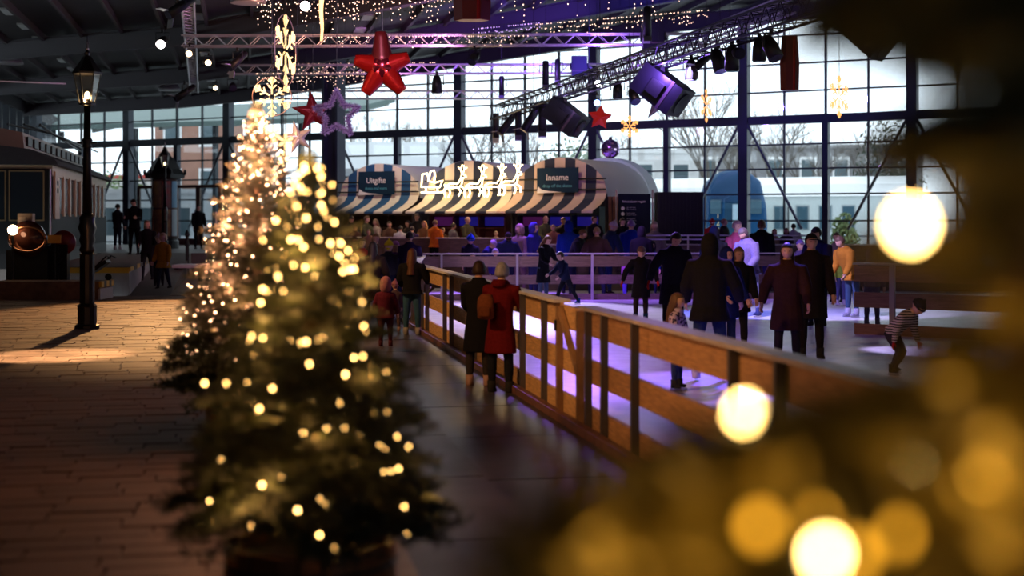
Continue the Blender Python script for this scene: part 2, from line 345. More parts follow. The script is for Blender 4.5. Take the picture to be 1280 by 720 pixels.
# ------------------------------------------------------------------ glass front
M_col = mat('column_steel', (.035, .045, .06), .5, .3)
ZB = 5.82
rowsz = [(.3, 1.2), (1.2, 2.2), (2.2, 3.16), (3.16, 4.07), (4.07, 4.95), (4.95, ZB-.12), (ZB+.15, 6.85), (6.85, 7.85), (7.85, 8.85), (8.85, 9.9)]
CW = BAY/4
pane_me = {}
WLAB = ['steel framed glass bay at the far right end of the hall', 'steel framed glass bay behind the tree close to the lens', 'steel framed glass bay with the dark evergreen behind it', 'steel framed glass bay showing the pale carriage', 'steel framed glass bay showing the blue train', 'steel framed glass bay above the white tent',
 'steel framed glass bay above the reindeer tent', 'steel framed glass bay above the blue striped tent', 'steel framed glass bay behind the glowing tree', 'steel framed glass bay with the entrance doors', 'steel framed glass bay behind the lamp post', 'steel framed glass bay at the far left end of the hall']
for k in range(-3, 9):
    base = W0+U*(BAY*(k+1))      # left end of the bay; local +X runs right
    wn = struct('window_%d' % (k+4), WLAB[k+3], base, WYAW)
    # local: x right along the wall, y outward
    ztop = [min(9.95, rz_(wr(*(base-U*BAY*f)[:2]))+.1) for f in (0, 1)]
    zt = max(ztop)
    b = MB(); b.bar((0, 0, 0), (0, 0, zt), .36, .36, (0, 1, 0)); b.build('column', M_col, wn)
    MB().bar((CW*2, 0, 0), (CW*2, 0, ZB), .22, .26, (0, 1, 0)).build('column', M_col, wn)
    MB().bar((0, 0, ZB), (BAY, 0, ZB), .24, .27).build('cross_beam', M_col, wn)
    for c in (1, 3): MB().bar((CW*c, 0, .2), (CW*c, 0, zt), .07, .09, (0, 1, 0)).build('mullion', M_steel, wn)
    MB().bar((CW*2, 0, ZB), (CW*2, 0, zt), .08, .1, (0, 1, 0)).build('mullion', M_steel, wn)
    for z0, z1 in rowsz:
        if z0 > zt-.2: continue
        MB().bar((0, 0, z0), (BAY, 0, z0), .07, .06).build('transom', M_steel, wn)
        for c in range(4):
            key = (z0, c)
            if key not in pane_me:
                pane_me[key] = MB().box((0, 0, 0), (CW-.05, .012, z1-z0-.04)).mesh('pane', M_glass)
            put('pane', pane_me[key], wn, (CW*(c+.5), .02, (z0+z1)/2))
    for sgn, x0 in ((1, .15), (-1, BAY-.15)):
        MB().tube([(x0, -.12, ZB-.1), (x0+sgn*CW*1.35, -.12, 1.9)], .055, 8).build('brace', mat('brace_steel', (.13, .15, .17), .45, .5), wn)

cp = P(417, 276, 52); c_ = struct('column_1', 'broad dark steel column left of the blue striped tent', (cp.x, cp.y, 0), WYAW)
MB().box((0, 0, 4.2), (.5, .08, 8.4)).build('web', M_col, c_)
for x in (-.3, .3): MB().box((x, 0, 4.2), (.1, .5, 8.4)).build('flange', M_col, c_)
MB().box((0, 0, ZT+.1), (.9, .8, .2)).build('base_plate', M_col, c_)
# ================================================================== rink barriers
def barrier(name, label, A, B, seg=2.4, capz=1.3, posts=None, group=None, side=-1, plank_z=((.02, .26), (.51, .75), (1.0, 1.27)), mat_=None, pm=None, pw=.06, cap=True):
    A, B = Vector(A), Vector(B); d = (B-A); Ln = d.length; rz = math.atan2(d.y, d.x)
    t = thing(name, label, 'barrier', A, rz, group); z0 = 0
    n = max(1, round(Ln/seg)); sl = Ln/n; Mw = mat_ or M_wood
    for i in range(n):
        for (a, b) in plank_z:
            jx = random.uniform(-.006, .006)
            m = MB(); m.box((i*sl+sl/2, jx, z0+(a+b)/2), (sl-.008, .045, b-a)); m.build('plank', Mw, t)
        if cap:
            m = MB(); m.box((i*sl+sl/2, 0, z0+capz-.015), (sl-.006, .2, .035)); m.build('cap_board', mat('daylit_cap', (.62, .58, .53), .45, noise=.3, scale=4, stretch=(1, 6, 6)), t)  # paled so the colour carries daylight falling from above
    if posts is None: posts = np.arange(.1, Ln, 1.2)
    for x in posts:
        MB().box((x, side*.06, z0+(capz-.03)/2), (pw, .07, capz-.03)).build('post', pm or M_post, t)
    return t
def fpt(y): return (fx(y), y, 0)
def along(y0, y1): return (Vector(fpt(y1))-Vector(fpt(y0))).length
g1 = 'plank barriers around the rink'
f_far = barrier('rink_barrier', 'long plank rink barrier behind the couple in red and black coats', fpt(30), fpt(16.2), 2.4, posts=[along(30, q) for q in (29.9, 28.4, 27.6, 25.2, 24.4, 22, 20.8, 18.2, 16.9)], group=g1, side=-1)
f_near = barrier('rink_barrier', 'plank rink barrier nearest the camera with a pale cap board', fpt(15.0), fpt(3.5), 2.4, posts=[along(15, q) for q in (14.75, 14.1, 13.0, 10.4, 9.5, 7.6, 5.6, 4)], group=g1, side=-1)
barrier('rink_barrier', 'plank barrier running back from the far corner of the walkway fence', (-2.36, 37.4, 0), fpt(30.05), 2.5, 1.3, group=g1, side=-1)
# wooden gate in between
gA, gB = Vector(fpt(16.15)), Vector(fpt(15.05)); gd = gB-gA; gl = gd.length
gt = thing('rink_gate', 'short plank gate with a diagonal wooden brace in the near barrier', 'gate', gA, math.atan2(gd.y, gd.x))
for a, b in ((.04, .27), (.52, .75), (1.0, 1.25)): MB().box((gl/2, 0, (a+b)/2), (gl-.02, .04, b-a)).build('plank', M_wood, gt)
for x in (.06, gl-.06): MB().box((x, -.06, .62), (.085, .07, 1.24)).build('post', mat('timber_post', (.30, .17, .08), .6, noise=.4, scale=5), gt)
MB().bar((.1, -.06, 1.2), (gl-.08, -.06, .55), .05, .09).build('brace', _m['timber_post'], gt)
MB().box((.06, -.1, 1.02), (.05, .03, .12)).build('hinge', M_black, gt)
# dark kerb beam along the foot of the near barrier
kb = struct('trim_1', 'dark reddish kerb beam along the foot of the near barrier')
for k in range(14):
    a, b = Vector(fpt(4+k*2.0)), Vector(fpt(6+k*2.0-.02)); o = -RX*.14+Vector((0, 0, .045))
    MB().bar(a+o, b+o, .1, .09).build('kerb_beam', mat('kerb_wood', (.16, .07, .05), .5, noise=.4, scale=5), kb)
Mw2 = mat('weathered_wood', (.30, .19, .14), .65, noise=.4, scale=4, stretch=(1, 8, 8), bump=.1)
barrier('rink_barrier', 'plank barrier crossing the ice behind the skating woman and child', (-2.36, 37.5, ZI), (8.0, 38.3, ZI), 2.6, 1.24, posts=np.arange(.5, 10.3, 2.0), group=g1, mat_=Mw2, plank_z=((.0, .16), (.42, .66), (.88, 1.16)), pm=mat('pale_post', (.5, .46, .45), .5))
pA = P(1068, 414, 26.4); pB = Vector((13.2, 21.5, ZI))
barrier('rink_barrier', 'pink lit plank barrier end beside the crouching skater', (pA.x, 26.4, ZI), pB, 2.6, 1.32, posts=[.75, 3, 5.5], group=g1, mat_=mat('reddish_wood', (.42, .24, .17), .6, noise=.35, scale=4, stretch=(1, 8, 8)), plank_z=((.0, .2), (.5, .78), (.98, 1.26)), pm=_m['pale_post'], pw=.1)
tA, tB, tC = Vector((-9, 48.2, 0)), Vector((.4, 42.8, 0)), Vector((14, 42.4, 0))
barrier('terrace_barrier', 'dark boarded terrace front below the striped tents', tA, tB, 2.7, 1.68, group=g1, mat_=mat('dark_boards', (.14, .09, .08), .6, noise=.4, scale=4, stretch=(1, 8, 8)), plank_z=((0, .5), (.52, 1.02), (1.04, 1.64)), posts=[], side=-1)
barrier('terrace_barrier', 'dark boarded terrace front in front of the trains outside', tB, tC, 2.7, 1.5, group=g1, mat_=_m['dark_boards'], plank_z=((0, .5), (.52, 1.02), (1.04, 1.46)), posts=[])

# ================================================================== street lamps
def lantern(root, z, s, lit, watts):
    """six-sided lantern: bottom ring at z, height about s"""
    r0, r1 = .15*s, .27*s
    zt = z+.62*s
    for k in range(6):
        a0, a1 = math.pi/3*k+.26, math.pi/3*(k+1)+.26
        p = [Vector((r0*math.cos(a), r0*math.sin(a), z)) for a in (a0, a1)]; q = [Vector((r1*math.cos(a), r1*math.sin(a), zt)) for a in (a0, a1)]
        MB().tube([p[0], q[0]], .012*s, 5).build('lantern_rib', M_iron, root)
        i = .97
        m = MB(); m.add([p[0]*1, p[1]*1, q[1]*1, q[0]*1], [(0, 1, 2, 3)]); m.build('lantern_pane', glass_mat('lantern_glass', (.96, .90, .80), .12), root)
    MB().lathe([(r1*1.08, zt-.02*s), (r1*1.1, zt+.02*s), (r1*.62, zt+.2*s), (r1*.3, zt+.34*s), (r1*.2, zt+.36*s), (r1*.22, zt+.42*s), (.02, zt+.46*s)], 6, rot=.26).build('lantern_roof', M_iron, root)
    MB().lathe([(.012*s, zt+.45*s), (.045*s, zt+.5*s), (.015*s, zt+.54*s), (.035*s, zt+.6*s), (.012*s, zt+.65*s), (.004, zt+.78*s)], 10).build('finial', mat('finial_metal', (.3, .25, .28), .25, .9), root, True)
    MB().lathe([(r0*1.1, z-.03*s), (r0*1.12, z+.01*s), (.05*s, z+.02*s)], 6, rot=.26).build('lantern_base', M_iron, root)
    MB().ball((0, 0, z+.17*s), (.055*s, .055*s, .085*s)).build('bulb', emis('lamp_bulb', (1, .70, .36), lit, True), root, True)
def lamp_post(label, loc, H, s, lit, lift=ZP):
    t = thing('lamp_post', label, 'street lamp', loc, group='street lamps with glass lanterns')
    k = H/4.5
    MB().lathe([(.2*k, 0), (.2*k, .05*k), (.155*k, .07*k), (.155*k, .34*k), (.165*k, .36*k), (.12*k, .4*k), (.118*k, 1.18*k), (.13*k, 1.2*k)], 12).build('base', M_iron, t)
    MB().lathe([(.09*k, 1.2*k), (.13*k, 1.26*k), (.1*k, 1.33*k), (.13*k, 1.42*k), (.11*k, 1.5*k), (.15*k, 1.62*k), (.12*k, 1.7*k), (.13*k, 1.78*k), (.08*k, 1.85*k)], 14).build('ornament', mat('worn_iron', (.05, .045, .04), .3, .8), t, True)
    MB().tube([(0, 0, 1.83*k), (0, 0, H-1.02*s)], [.078*k, .05*k], 12).build('shaft', M_iron, t, True)
    MB().lathe([(.055*k, 2.9*k), (.085*k, 2.93*k), (.06*k, 2.97*k), (.09*k, 3.03*k), (.055*k, 3.08*k)], 12).build('ring', M_iron, t, True)
    MB().tube([(-.16*k, 0, 2.99*k), (.16*k, 0, 2.99*k)], .014, 6).build('ladder_bar', M_iron, t)
    lantern(t, H-1.05*s-.05, s, lit, 0)
    return t
lampd = 23.2
lp = lamp_post('tall black cast iron lamp post with lit six-sided glass lantern', (X(109, lampd), lampd, ZP), 4.55, .80, 9)
point((X(107, lampd), lampd, ZP+3.75), 130, (1, .62, .3), .06)
l2 = lamp_post('small lit lamp post in front of the poster column', (X(206, 54), 54, ZH), 3.95, .72, 20)

# ================================================================== poster column
pc = thing('poster_column', 'round poster column with black hexagonal ornamental roof', 'poster column', (X(206, 56.5), 56.5, ZH))
MB().lathe([(.55, 0), (.55, .3), (.5, .34), (.5, .4)], 24).build('base', M_iron, pc)
MB().lathe([(.47, .4), (.47, 2.75)], 24).build('drum', mat('column_drum', (.10, .07, .05), .6, noise=.4), pc, True)
pcs = [(.42, .06, .03), (.10, .28, .42), (.35, .22, .06), (.5, .16, .07), (.16, .09, .05), (.45, .32, .1), (.3, .4, .42), (.12, .12, .10)]
for k in range(8):
    for j in range(2):
        a0, a1 = k*math.pi/4+.05, (k+1)*math.pi/4-.05; m = MB(); ring = [a0+(a1-a0)*q/5 for q in range(6)]
        z0, z1 = .5+j*1.12, 1.55+j*1.12
        m.add([(.485*math.cos(a), .485*math.sin(a), z) for z in (z0, z1) for a in ring], [(i, i+1, i+7, i+6) for i in range(5)])
        m.build('poster', mat('poster_%d' % ((k*2+j*3) % 8), pcs[(k*2+j*3) % 8], .5, noise=.75, scale=4, col2=pcs[(k+j*3+3) % 8]), pc, True)
MB().lathe([(.5, 2.75), (.78, 2.8), (.8, 2.95), (.62, 3.15), (.42, 3.5), (.2, 3.72), (.22, 3.78), (.06, 3.85), (.1, 3.95), (.01, 4.1)], 6).build('hood', M_iron, pc)
for k in range(6): MB().ball((.8*math.cos(k*math.pi/3), .8*math.sin(k*math.pi/3), 3.02), (.06, .06, .12)).build('hood_knob', M_iron, pc)

# ================================================================== entrance doors
Mdf = mat('door_wood', (.14, .08, .045), .5, noise=.3, scale=6)
for k, px in enumerate((186, 234, 262)):
    p = Vector((X(px, 1), 1, 0)); t_ = (W0-N*.35).dot(N)/p.dot(N); p = p*t_
    d_ = struct('door_%d' % (k+1), ['glazed brown entrance door left of the poster column', 'glazed brown entrance door right of the poster column', 'glazed brown entrance door beside the bright tree'][k], (p.x, p.y, ZH), WYAW)
    hw = .62
    for x in (-hw, hw): MB().box((x, 0, 1.35), (.14, .1, 2.7)).build('door_stile', Mdf, d_)
    for z in (.15, 2.66): MB().box((0, 0, z), (hw*2, .09, .3 if z < 1 else .14)).build('door_rail', Mdf, d_)
    MB().box((0, 0, 1.45), (hw*2-.1, .02, 2.3)).build('pane', M_glass, d_)
    MB().tube([(hw-.14, -.1, 1.0), (hw-.14, -.1, 1.5)], .02, 6).build('door_handle', M_alu, d_)
bl = thing('bollard', 'slim black bollard on the entrance floor', 'bollard', (X(234, 45), 45, ZP))
MB().lathe([(.09, 0), (.09, .1), (.06, .14), (.055, 1.25), (.08, 1.28), (.08, 1.34), (.05, 1.4), (.02, 1.46)], 12).build('shaft', M_iron, bl)
MB().lathe([(.075, .95), (.08, .99), (.06, 1.03)], 12).build('collar', M_iron, bl)
bn = thing('plinth_bench', 'low white topped bench left of the small lit tree', 'bench', (X(240, 42), 42, ZP))
MB().box((0, 0, .42), (.9, 1.2, .09)).build('seat', mat('white_stone', (.6, .58, .56), .5), bn)
for sx in (-.35, .35): MB().box((sx, 0, .19), (.1, 1.0, .38)).build('leg', M_black, bn)

# ================================================================== old railway carriage
car = thing('railway_carriage', 'old dark railway carriage with cream side and rows of windows', 'train', (X(65, 37), 37, ZP), AYAW)
# local: x=0 is the right side, body towards -x, y runs away
Mcd, Mcc = mat('carriage_dark', (.014, .015, .016), .6, noise=.2, spec=.15), mat('carriage_cream', (.55, .42, .25), .4, noise=.12)
CWd, CL = 3.0, 15
MB().box((-CWd/2, CL/2, .75), (CWd, CL, .5)).build('underframe', M_black, car)
MB().box((-CWd/2, CL/2+.02, 1.45), (CWd, CL, .95)).build('lower_body', Mcd, car)
MB().box((-CWd/2-.05, CL/2+.02, 2.5), (CWd-.1, CL, 1.2)).build('inner_body', mat('carriage_inside', (.02, .018, .016), .8), car)
MB().box((-CWd/2, CL/2, 3.08), (CWd+.02, CL, .3)).build('letter_board', Mcc, car)
rp_ = [(-CWd-.18, 3.2), (-CWd-.1, 3.34), (-CWd+.5, 3.6), (-CWd/2, 3.72), (-.5, 3.6), (.1, 3.34), (.18, 3.2)]
MB().prism([(a, -.25, b) for a, b in rp_], (0, 0, 0), (0, CL+.5, 0)).build('roof', mat('carriage_roof', (.035, .035, .038), .7, noise=.2, spec=.2), car)
MB().prism([(a, .1, b) for a, b in ((-CWd+.7, 3.55), (-CWd+.75, 4.05), (-CWd/2, 4.2), (-.75, 4.05), (-.7, 3.55))], (0, 0, 0), (0, CL-.2, 0)).build('clerestory', mat('clerestory_cream', (.30, .26, .20), .5), car)
for k in range(12): MB().box((-.69, .9+k*1.2, 3.84), (.05, .75, .24)).build('clerestory_window', M_black, car)
for k in range(10):
    y = 1.55+k*1.4
    MB().box((.0, y-.55, 2.42), (.07, .32, 1.1)).build('side_pillar', Mcc, car)
    MB().box((-.02, y+.12, 2.42), (.03, .98, .95)).build('window', mat('carriage_glass', (.012, .016, .02), .12, spec=.25), car)
MB().box((.02, .75, 2.42), (.06, .9, 1.25)).build('cream_door', Mcc, car)
for zz in (2.55, 2.75): MB().box((.055, .75, zz), (.01, .3, .12)).build('door_lettering', M_black, car)
# end wall
for x0, x1 in ((-2.75, -1.85), (-1.75, -1.15), (-1.05, -.2)):
    MB().box(((x0+x1)/2, -.03, 2.4), (x1-x0, .04, 1.25)).build('end_window', _m['carriage_glass'], car)
    fr = MB(); c = (x0+x1)/2; wd = x1-x0
    for q in (-1, 1): fr.box((c+q*wd/2, -.05, 2.4), (.035, .04, 1.3)); fr.box((c, -.05, 2.4+q*.64), (wd, .04, .035))
    fr.build('window_frame', mat('brass_trim', (.35, .26, .14), .35, .8), car)
MB().box((-CWd/2, .0, 2.0), (CWd, .05, 2.2)).build('end_wall', Mcd, car)
MB().tube([(-.04, -.06, 1.1), (-.04, -.06, 3.1)], .03, 6).build('grab_rail', M_alu, car)
for x in (-.7, -2.3): 
    m = MB(); m.tube([(x, -.1, .85), (x, -.6, .85)], .09, 10); m.tube([(x, -.6, .85), (x, -.66, .85)], .24, 16); m.build('buffer', M_iron, car, True)
for k in range(3):
    m = MB(); m.tube([(-.3-.4*k, 0, 4.25), (-.6, 5, 4.3), (-.3-.3*k, CL, 4.25)], .03, 6); m.build('roof_pipe', M_iron, car)
for y in (2.0, 3.6, 10.5, 12.2):
    m = MB(); m.tube([(-.35, y, .25), (-.22, y, .25)], .45, 18); m.build('wheel', M_iron, car, True)
MB().ball((-2.45, .3, 2.5), .11).build('cabin_lamp', emis('cabin_lamp', (1, .6, .2), 10, True), car, True)

# ================================================================== old machine with copper framed glass, signs, lamp
md = 33.0
mc = thing('museum_machine', 'dark iron machine with oval copper framed glass on a legged stand', 'machine', (X(40, md), md, ZP))
m = MB(); m.tube([(0, -.25, 1.33), (0, -.32, 1.33)], .42, 24); m.build('glass_front', mat('oval_glass', (.10, .03, .02), .12, .3), mc, True)
m = MB(); ring = [(.42*math.cos(a), -.32, 1.33+.29*math.sin(a)) for a in np.linspace(0, 2*math.pi, 29)]; m.tube(ring, .035, 8); m.build('copper_ring', mat('copper', (.5, .22, .12), .25, .9), mc, True)
m = MB(); m.loft([((0, -.3+q*.25, 1.33-.04*q), (.40-.03*abs(q-1), 0, 0), (0, 0, .27-.02*q)) for q in range(5)], 20); m.build('barrel', M_iron, mc, True)
MB().box((-.02, .15, .68), (.95, .9, .78)).build('cabinet', mat('machine_black', (.014, .013, .013), .5, noise=.3), mc)
m = MB(); m.box((.55, .0, .75), (.25, .5, .85)); m.tube([(.5, -.2, .5), (.7, -.15, .85), (.5, -.1, 1.2)], .05, 8); m.build('pump', M_iron, mc)
for sx in (-.42, .42):
    for sy in (-.2, .45): MB().bar((sx, sy, 0), (sx, sy, .32), .06, .06, (0, 1, 0)).build('leg', M_iron, mc)
MB().bar((-.5, -.22, .28), (.5, -.22, .28), .05, .05).build('crossbar', M_iron, mc)
m = MB(); m.tube([(.74, -.05, 1.25), (.74, .03, 1.25)], .28, 20); m.build('flywheel', mat('red_wheel', (.22, .02, .015), .45, noise=.3), mc, True)
MB().bar((.74, -.02, 0), (.74, -.02, 1.2), .22, .2, (0, 1, 0)).build('pillar', M_iron, mc)
sg = thing('box_sign', 'pale square box standing on the dark machine', 'box', (X(33, md), md, ZP+1.62))
MB().box((0, 0, .15), (.34, .2, .3)).build('carton', mat('pale_card', (.55, .40, .30), .7, noise=.1), sg)
MB().box((-.06, -.11, .12), (.16, .02, .2)).build('flap', mat('pale_card2', (.66, .5, .4), .7), sg)
s2 = thing('notice_plate', 'blank yellow notice plate beside the oval glass', 'sign', (X(68, md-.4), md-.4, ZP))
MB().box((0, 0, 1.33), (.3, .02, .19)).build('plate', mat('yellow_plate', (.75, .36, .05), .5), s2)
MB().bar((0, .02, 0), (0, .02, 1.3), .03, .03, (0, 1, 0)).build('stake', M_black, s2)
wb = thing('globe_lamp', 'small lit globe lamp left of the oval copper glass', 'lamp', (X(16, md-.5), md-.5, ZP))
MB().ball((0, 0, 1.54), .12).build('globe', emis('globe', (1, .72, .42), 9, True), wb, True)
MB().tube([(0, 0, 0), (0, 0, 1.44)], .025, 8).build('stem', M_black, wb); MB().lathe([(.15, 0), (.15, .03), (.03, .06)], 14).build('base', M_black, wb)
m = thing('dark_stroller', 'dark folded pushchair parked by the striped plinth', 'pushchair', (X(125, 32.4), 32.4, ZP+.4))
for y in (-.2, .2): MB().tube([(-.25, y, .1), (.2, y, .55), (.3, y, .5)], .02, 6).build('frame', M_black, m)
MB().box((.02, 0, .32), (.4, .36, .08), M=Matrix.Rotation(R(-35), 3, 'Y')).build('seat', M_black, m)
for x in (-.25, .25): MB().tube([(x, -.22, .08), (x, -.18, .08)], .08, 12).build('wheel', M_black, m)

# ================================================================== striped tents
Mst = {'blue': mat('tent_blue', (.015, .085, .20), .7, noise=.15, scale=3), 'navy': mat('tent_navy', (.012, .02, .05), .7, noise=.15, scale=3),
       'cream': mat('tent_cream', (.68, .62, .50), .7, noise=.08, scale=3), 'pink': mat('tent_beige', (.60, .45, .36), .7, noise=.08, scale=3)}
Mtw = bpy.data.materials.new('tent_white'); Mtw.use_nodes = True; nt_ = Mtw.node_tree
_d, _t, _x = nt_.nodes.new('ShaderNodeBsdfDiffuse'), nt_.nodes.new('ShaderNodeBsdfTranslucent'), nt_.nodes.new('ShaderNodeMixShader')
_d.inputs[0].default_value = (.85, .87, .9, 1); _t.inputs[0].default_value = (.85, .88, .9, 1); _x.inputs[0].default_value = .62
nt_.links.new(_d.outputs[0], _x.inputs[1]); nt_.links.new(_t.outputs[0], _x.inputs[2]); nt_.links.new(_x.outputs[0], nt_.nodes['Material Output'].inputs[0])
def tent(label, px, d, cols, sign, pkz, n=9):
    t = thing('striped_tent', label, 'tent', (X(px, d), d, ZT), WYAW, 'striped awning tents')
    hb, ha = 1.64, 1.45; zv, zs, zp = 2.5-ZT, 3.05-ZT, pkz-ZT
    def arch(x): 
        q = min(1, abs(x)/hb); return zs+(zp-zs)*math.sqrt(max(0, 1-q*q))
    xs = np.linspace(-hb, hb, n*4+1)
    for k in range(n):
        m = MB(); g = xs[k*4:k*4+5]; vs = []; K = 8
        for x in g:
            top = arch(x); vs.append((x, 0, top)); vs.append((x, -.02, (top+zs)/2)); vs.append((x, -.05, zs))
            for j in range(1, 5): q = j/4; vs.append((x*(1+.04*q), -.05-1.1*q**1.5, zs-(zs-zv)*q**.85))
            vs.append((x*1.04, -1.16, zv-.06))
        fs = [(i*K+j, i*K+j+1, (i+1)*K+j+1, (i+1)*K+j) for i in range(4) for j in range(K-1)]
        m.add(vs, fs); m.build('stripe', Mst[cols[k % 2]], t)
    # white barrel roof behind
    m = MB(); ys = [0.02, 1.1, 2.2, 3.2]; vs = []
    for y in ys:
        for a in np.linspace(0, math.pi, 17): vs.append((-hb*math.cos(a), y, zs-.1+(zp-zs+.12)*math.sin(a)*(1 if y in (.02, 3.2) else .985)))
    m.add(vs, [(i*17+j, (i+1)*17+j, (i+1)*17+j+1, i*17+j+1) for i in range(3) for j in range(16)]); m.build('barrel_roof', Mtw, t, True)
    MB().add([(-hb, 3.18, 0), (hb, 3.18, 0), (hb, 3.18, zs), (-hb, 3.18, zs)], [(0, 1, 2, 3)]).build('back_sheet', mat('tent_dark', (.03, .02, .02), .8), t)
    for x in (-hb+.05, hb-.05):
        for y in (.05, 3.15): MB().tube([(x, y, 0), (x, y, zs)], .04, 8).build('pole', M_black, t)
    for z in (zs+.45, zs+.12): MB().tube([(-hb, -.09, z), (hb, -.09, z)], .025, 6).build('truss_tube', M_black, t)
    if sign:
        b = MB().box((.0, -.16, zs+.42), (1.45, .05, .78)).build('sign_board', mat('sign_navy', (.010, .030, .055), .7, spec=.1), t)
        text(sign[0], .27, mat('sign_white', (.85, .83, .8), .5), b, (0, -.19, zs+.5)); text(sign[1], .135, mat('sign_teal', (.08, .35, .45), .5), b, (0, -.19, zs+.24))
        MB().prism([(-.72, -.2, zs+.02), (.2, -.2, zs+.04), (-.3, -.2, zs+.08), (-.55, -.2, zs+.13), (-.68, -.2, zs+.22)], (0, 0, 0), (0, .02, 0)).build('sign_swoosh', _m['sign_white'], b)
    return t
tent('striped tent in blue and cream with a navy sign board', 474, 48.0, ('cream', 'blue'), ('Uitgifte', 'skates and more'), 4.12)
tent('striped tent with glowing reindeer lights across its front', 586, 46.2, ('cream', 'navy'), None, 4.15)
tent('striped tent in navy and beige beside the rules board', 700, 44.6, ('pink', 'navy'), ('Inname', 'drop off the skates'), 4.18)
# counters and shelves under the tents
for i, (px, d, c) in enumerate(((474, 49.6, (.06, .03, .02)), (586, 47.9, (.10, .02, .015)), (700, 46.3, (.02, .05, .06)))):
    t = thing('rental_shelf', ['brown rental shelf under the blue striped tent', 'dark red rental shelf under the reindeer tent', 'teal lit rental shelf under the navy striped tent'][i], 'shelf', (X(px, d), d, ZT), WYAW, 'rental shelves')
    Ms = mat('shelf_%d' % i, c, .6, noise=.3)
    MB().box((0, .2, 1.0), (3.0, .04, 2.0)).build('back_panel', Ms, t)
    for x in (-1.5, -.5, .5, 1.5): MB().box((x, 0, 1.0), (.05, .4, 2.0)).build('upright', Ms, t)
    for z in (.4, .85, 1.3, 1.75): MB().box((0, 0, z), (3.0, .4, .04)).build('shelf_board', Ms, t)
    if i:
        for x in (-1, 0, 1):
            MB().box((x, .1, 1.53), (.8, .1, .3)).build('lit_panel', emis('led_blue', (.04, .03, .8), .14) if x >= 0 else emis('led_violet', (.3, .03, .35), .12), t)
# white round tent on the right end
t = thing('white_tent', 'white domed tent with blue valance behind the rules board', 'tent', (3.12, 47.46, ZT), WYAW)
m = MB(); vs = []
for y in (0, .35, .7):
    for a in np.linspace(0, math.pi, 17): vs.append((-1.62*math.cos(a), y, 2.3+1.36*math.sin(a)))
m.add(vs, [(i*17+j, (i+1)*17+j, (i+1)*17+j+1, i*17+j+1) for i in range(2) for j in range(16)]+[tuple(range(17))]); m.build('barrel_roof', Mtw, t, False)
MB().box((.0, -.02, 2.2), (3.24, .05, .26)).build('valance', mat('valance_blue', (.05, .22, .32), .6, noise=.6, scale=9, col2=(.4, .5, .55)), t)
for x in (-1.58, 1.58): MB().tube([(x, 0, 0), (x, 0, 2.35)], .045, 8).build('pole', M_alu, t)
# rules board
t = thing('rules_board', 'dark rules board with white lettering and round icons', 'sign', (X(793, 43.6), 43.6, ZT), 0)
MB().box((0, 0, 1.5), (1.0, .06, 1.75)).build('board', mat('board_navy', (.012, .018, .03), .7, spec=.1), t)
for x in (-.56, .56): MB().box((x, 0, 1.25), (.05, .08, 2.5)).build('post', mat('board_post', (.4, .33, .27), .4, .3), t)
text('Schaatsbaan regels', .095, _m['sign_white'], t, (-.02, -.04, 2.14))
for k in range(4):
    z = 1.93-k*.17
    m = MB(); m.tube([(-.36, -.03, z), (-.36, -.045, z)], .055, 14); m.build('icon', _m['sign_white'], t)
    text(['ga niet met', 'maak geen', 'draag altijd', 'let op elkaar'][k], .06, mat('board_grey', (.4, .4, .42), .5), t, (-.24, -.04, z+.03), align='LEFT')
    text(['eten het ijs op', 'gaten in het ijs', 'handschoenen', 'en heb plezier'][k], .05, _m['board_grey'], t, (-.24, -.04, z-.03), align='LEFT')
t = thing('orange_planks', 'stack of orange planks standing left of the rules board', 'planks', (X(768, 43.9), 43.9, ZT))
for k in range(3): MB().box((-.12+k*.12, 0, 1.15), (.1, .05, 2.3), M=Matrix.Rotation(R(k-1), 3, 'Y')).build('plank', mat('orange_wood', (.45, .2, .08), .5, noise=.3), t)
# ribbed black cabinet
t = thing('ribbed_cabinet', 'large ribbed black cabinet standing beside the rules board', 'cabinet', (X(848, 44.4), 44.4, ZT))
MB().box((0, 0, 1.22), (1.42, 1.0, 2.44)).build('body', mat('matt_black', (.01, .011, .013), .7), t)
for k in range(13): MB().box((-.66+k*.11, -.51, 1.25), (.035, .03, 2.36)).build('rib', _m['matt_black'], t)
t = thing('terrace_rail', 'thin steel rail in front of the ribbed cabinet', 'rail', (X(780, 42.2), 42.2, ZT))
for z in (1.0, 1.12): MB().tube([(-.1, 0, z), (5.6, 0, z)], .02, 6).build('rail_tube', M_alu, t)
for x in (0, 1.9, 3.7, 5.5): MB().tube([(x, 0, 0), (x, 0, 1.12)], .025, 6).build('post', M_alu, t)
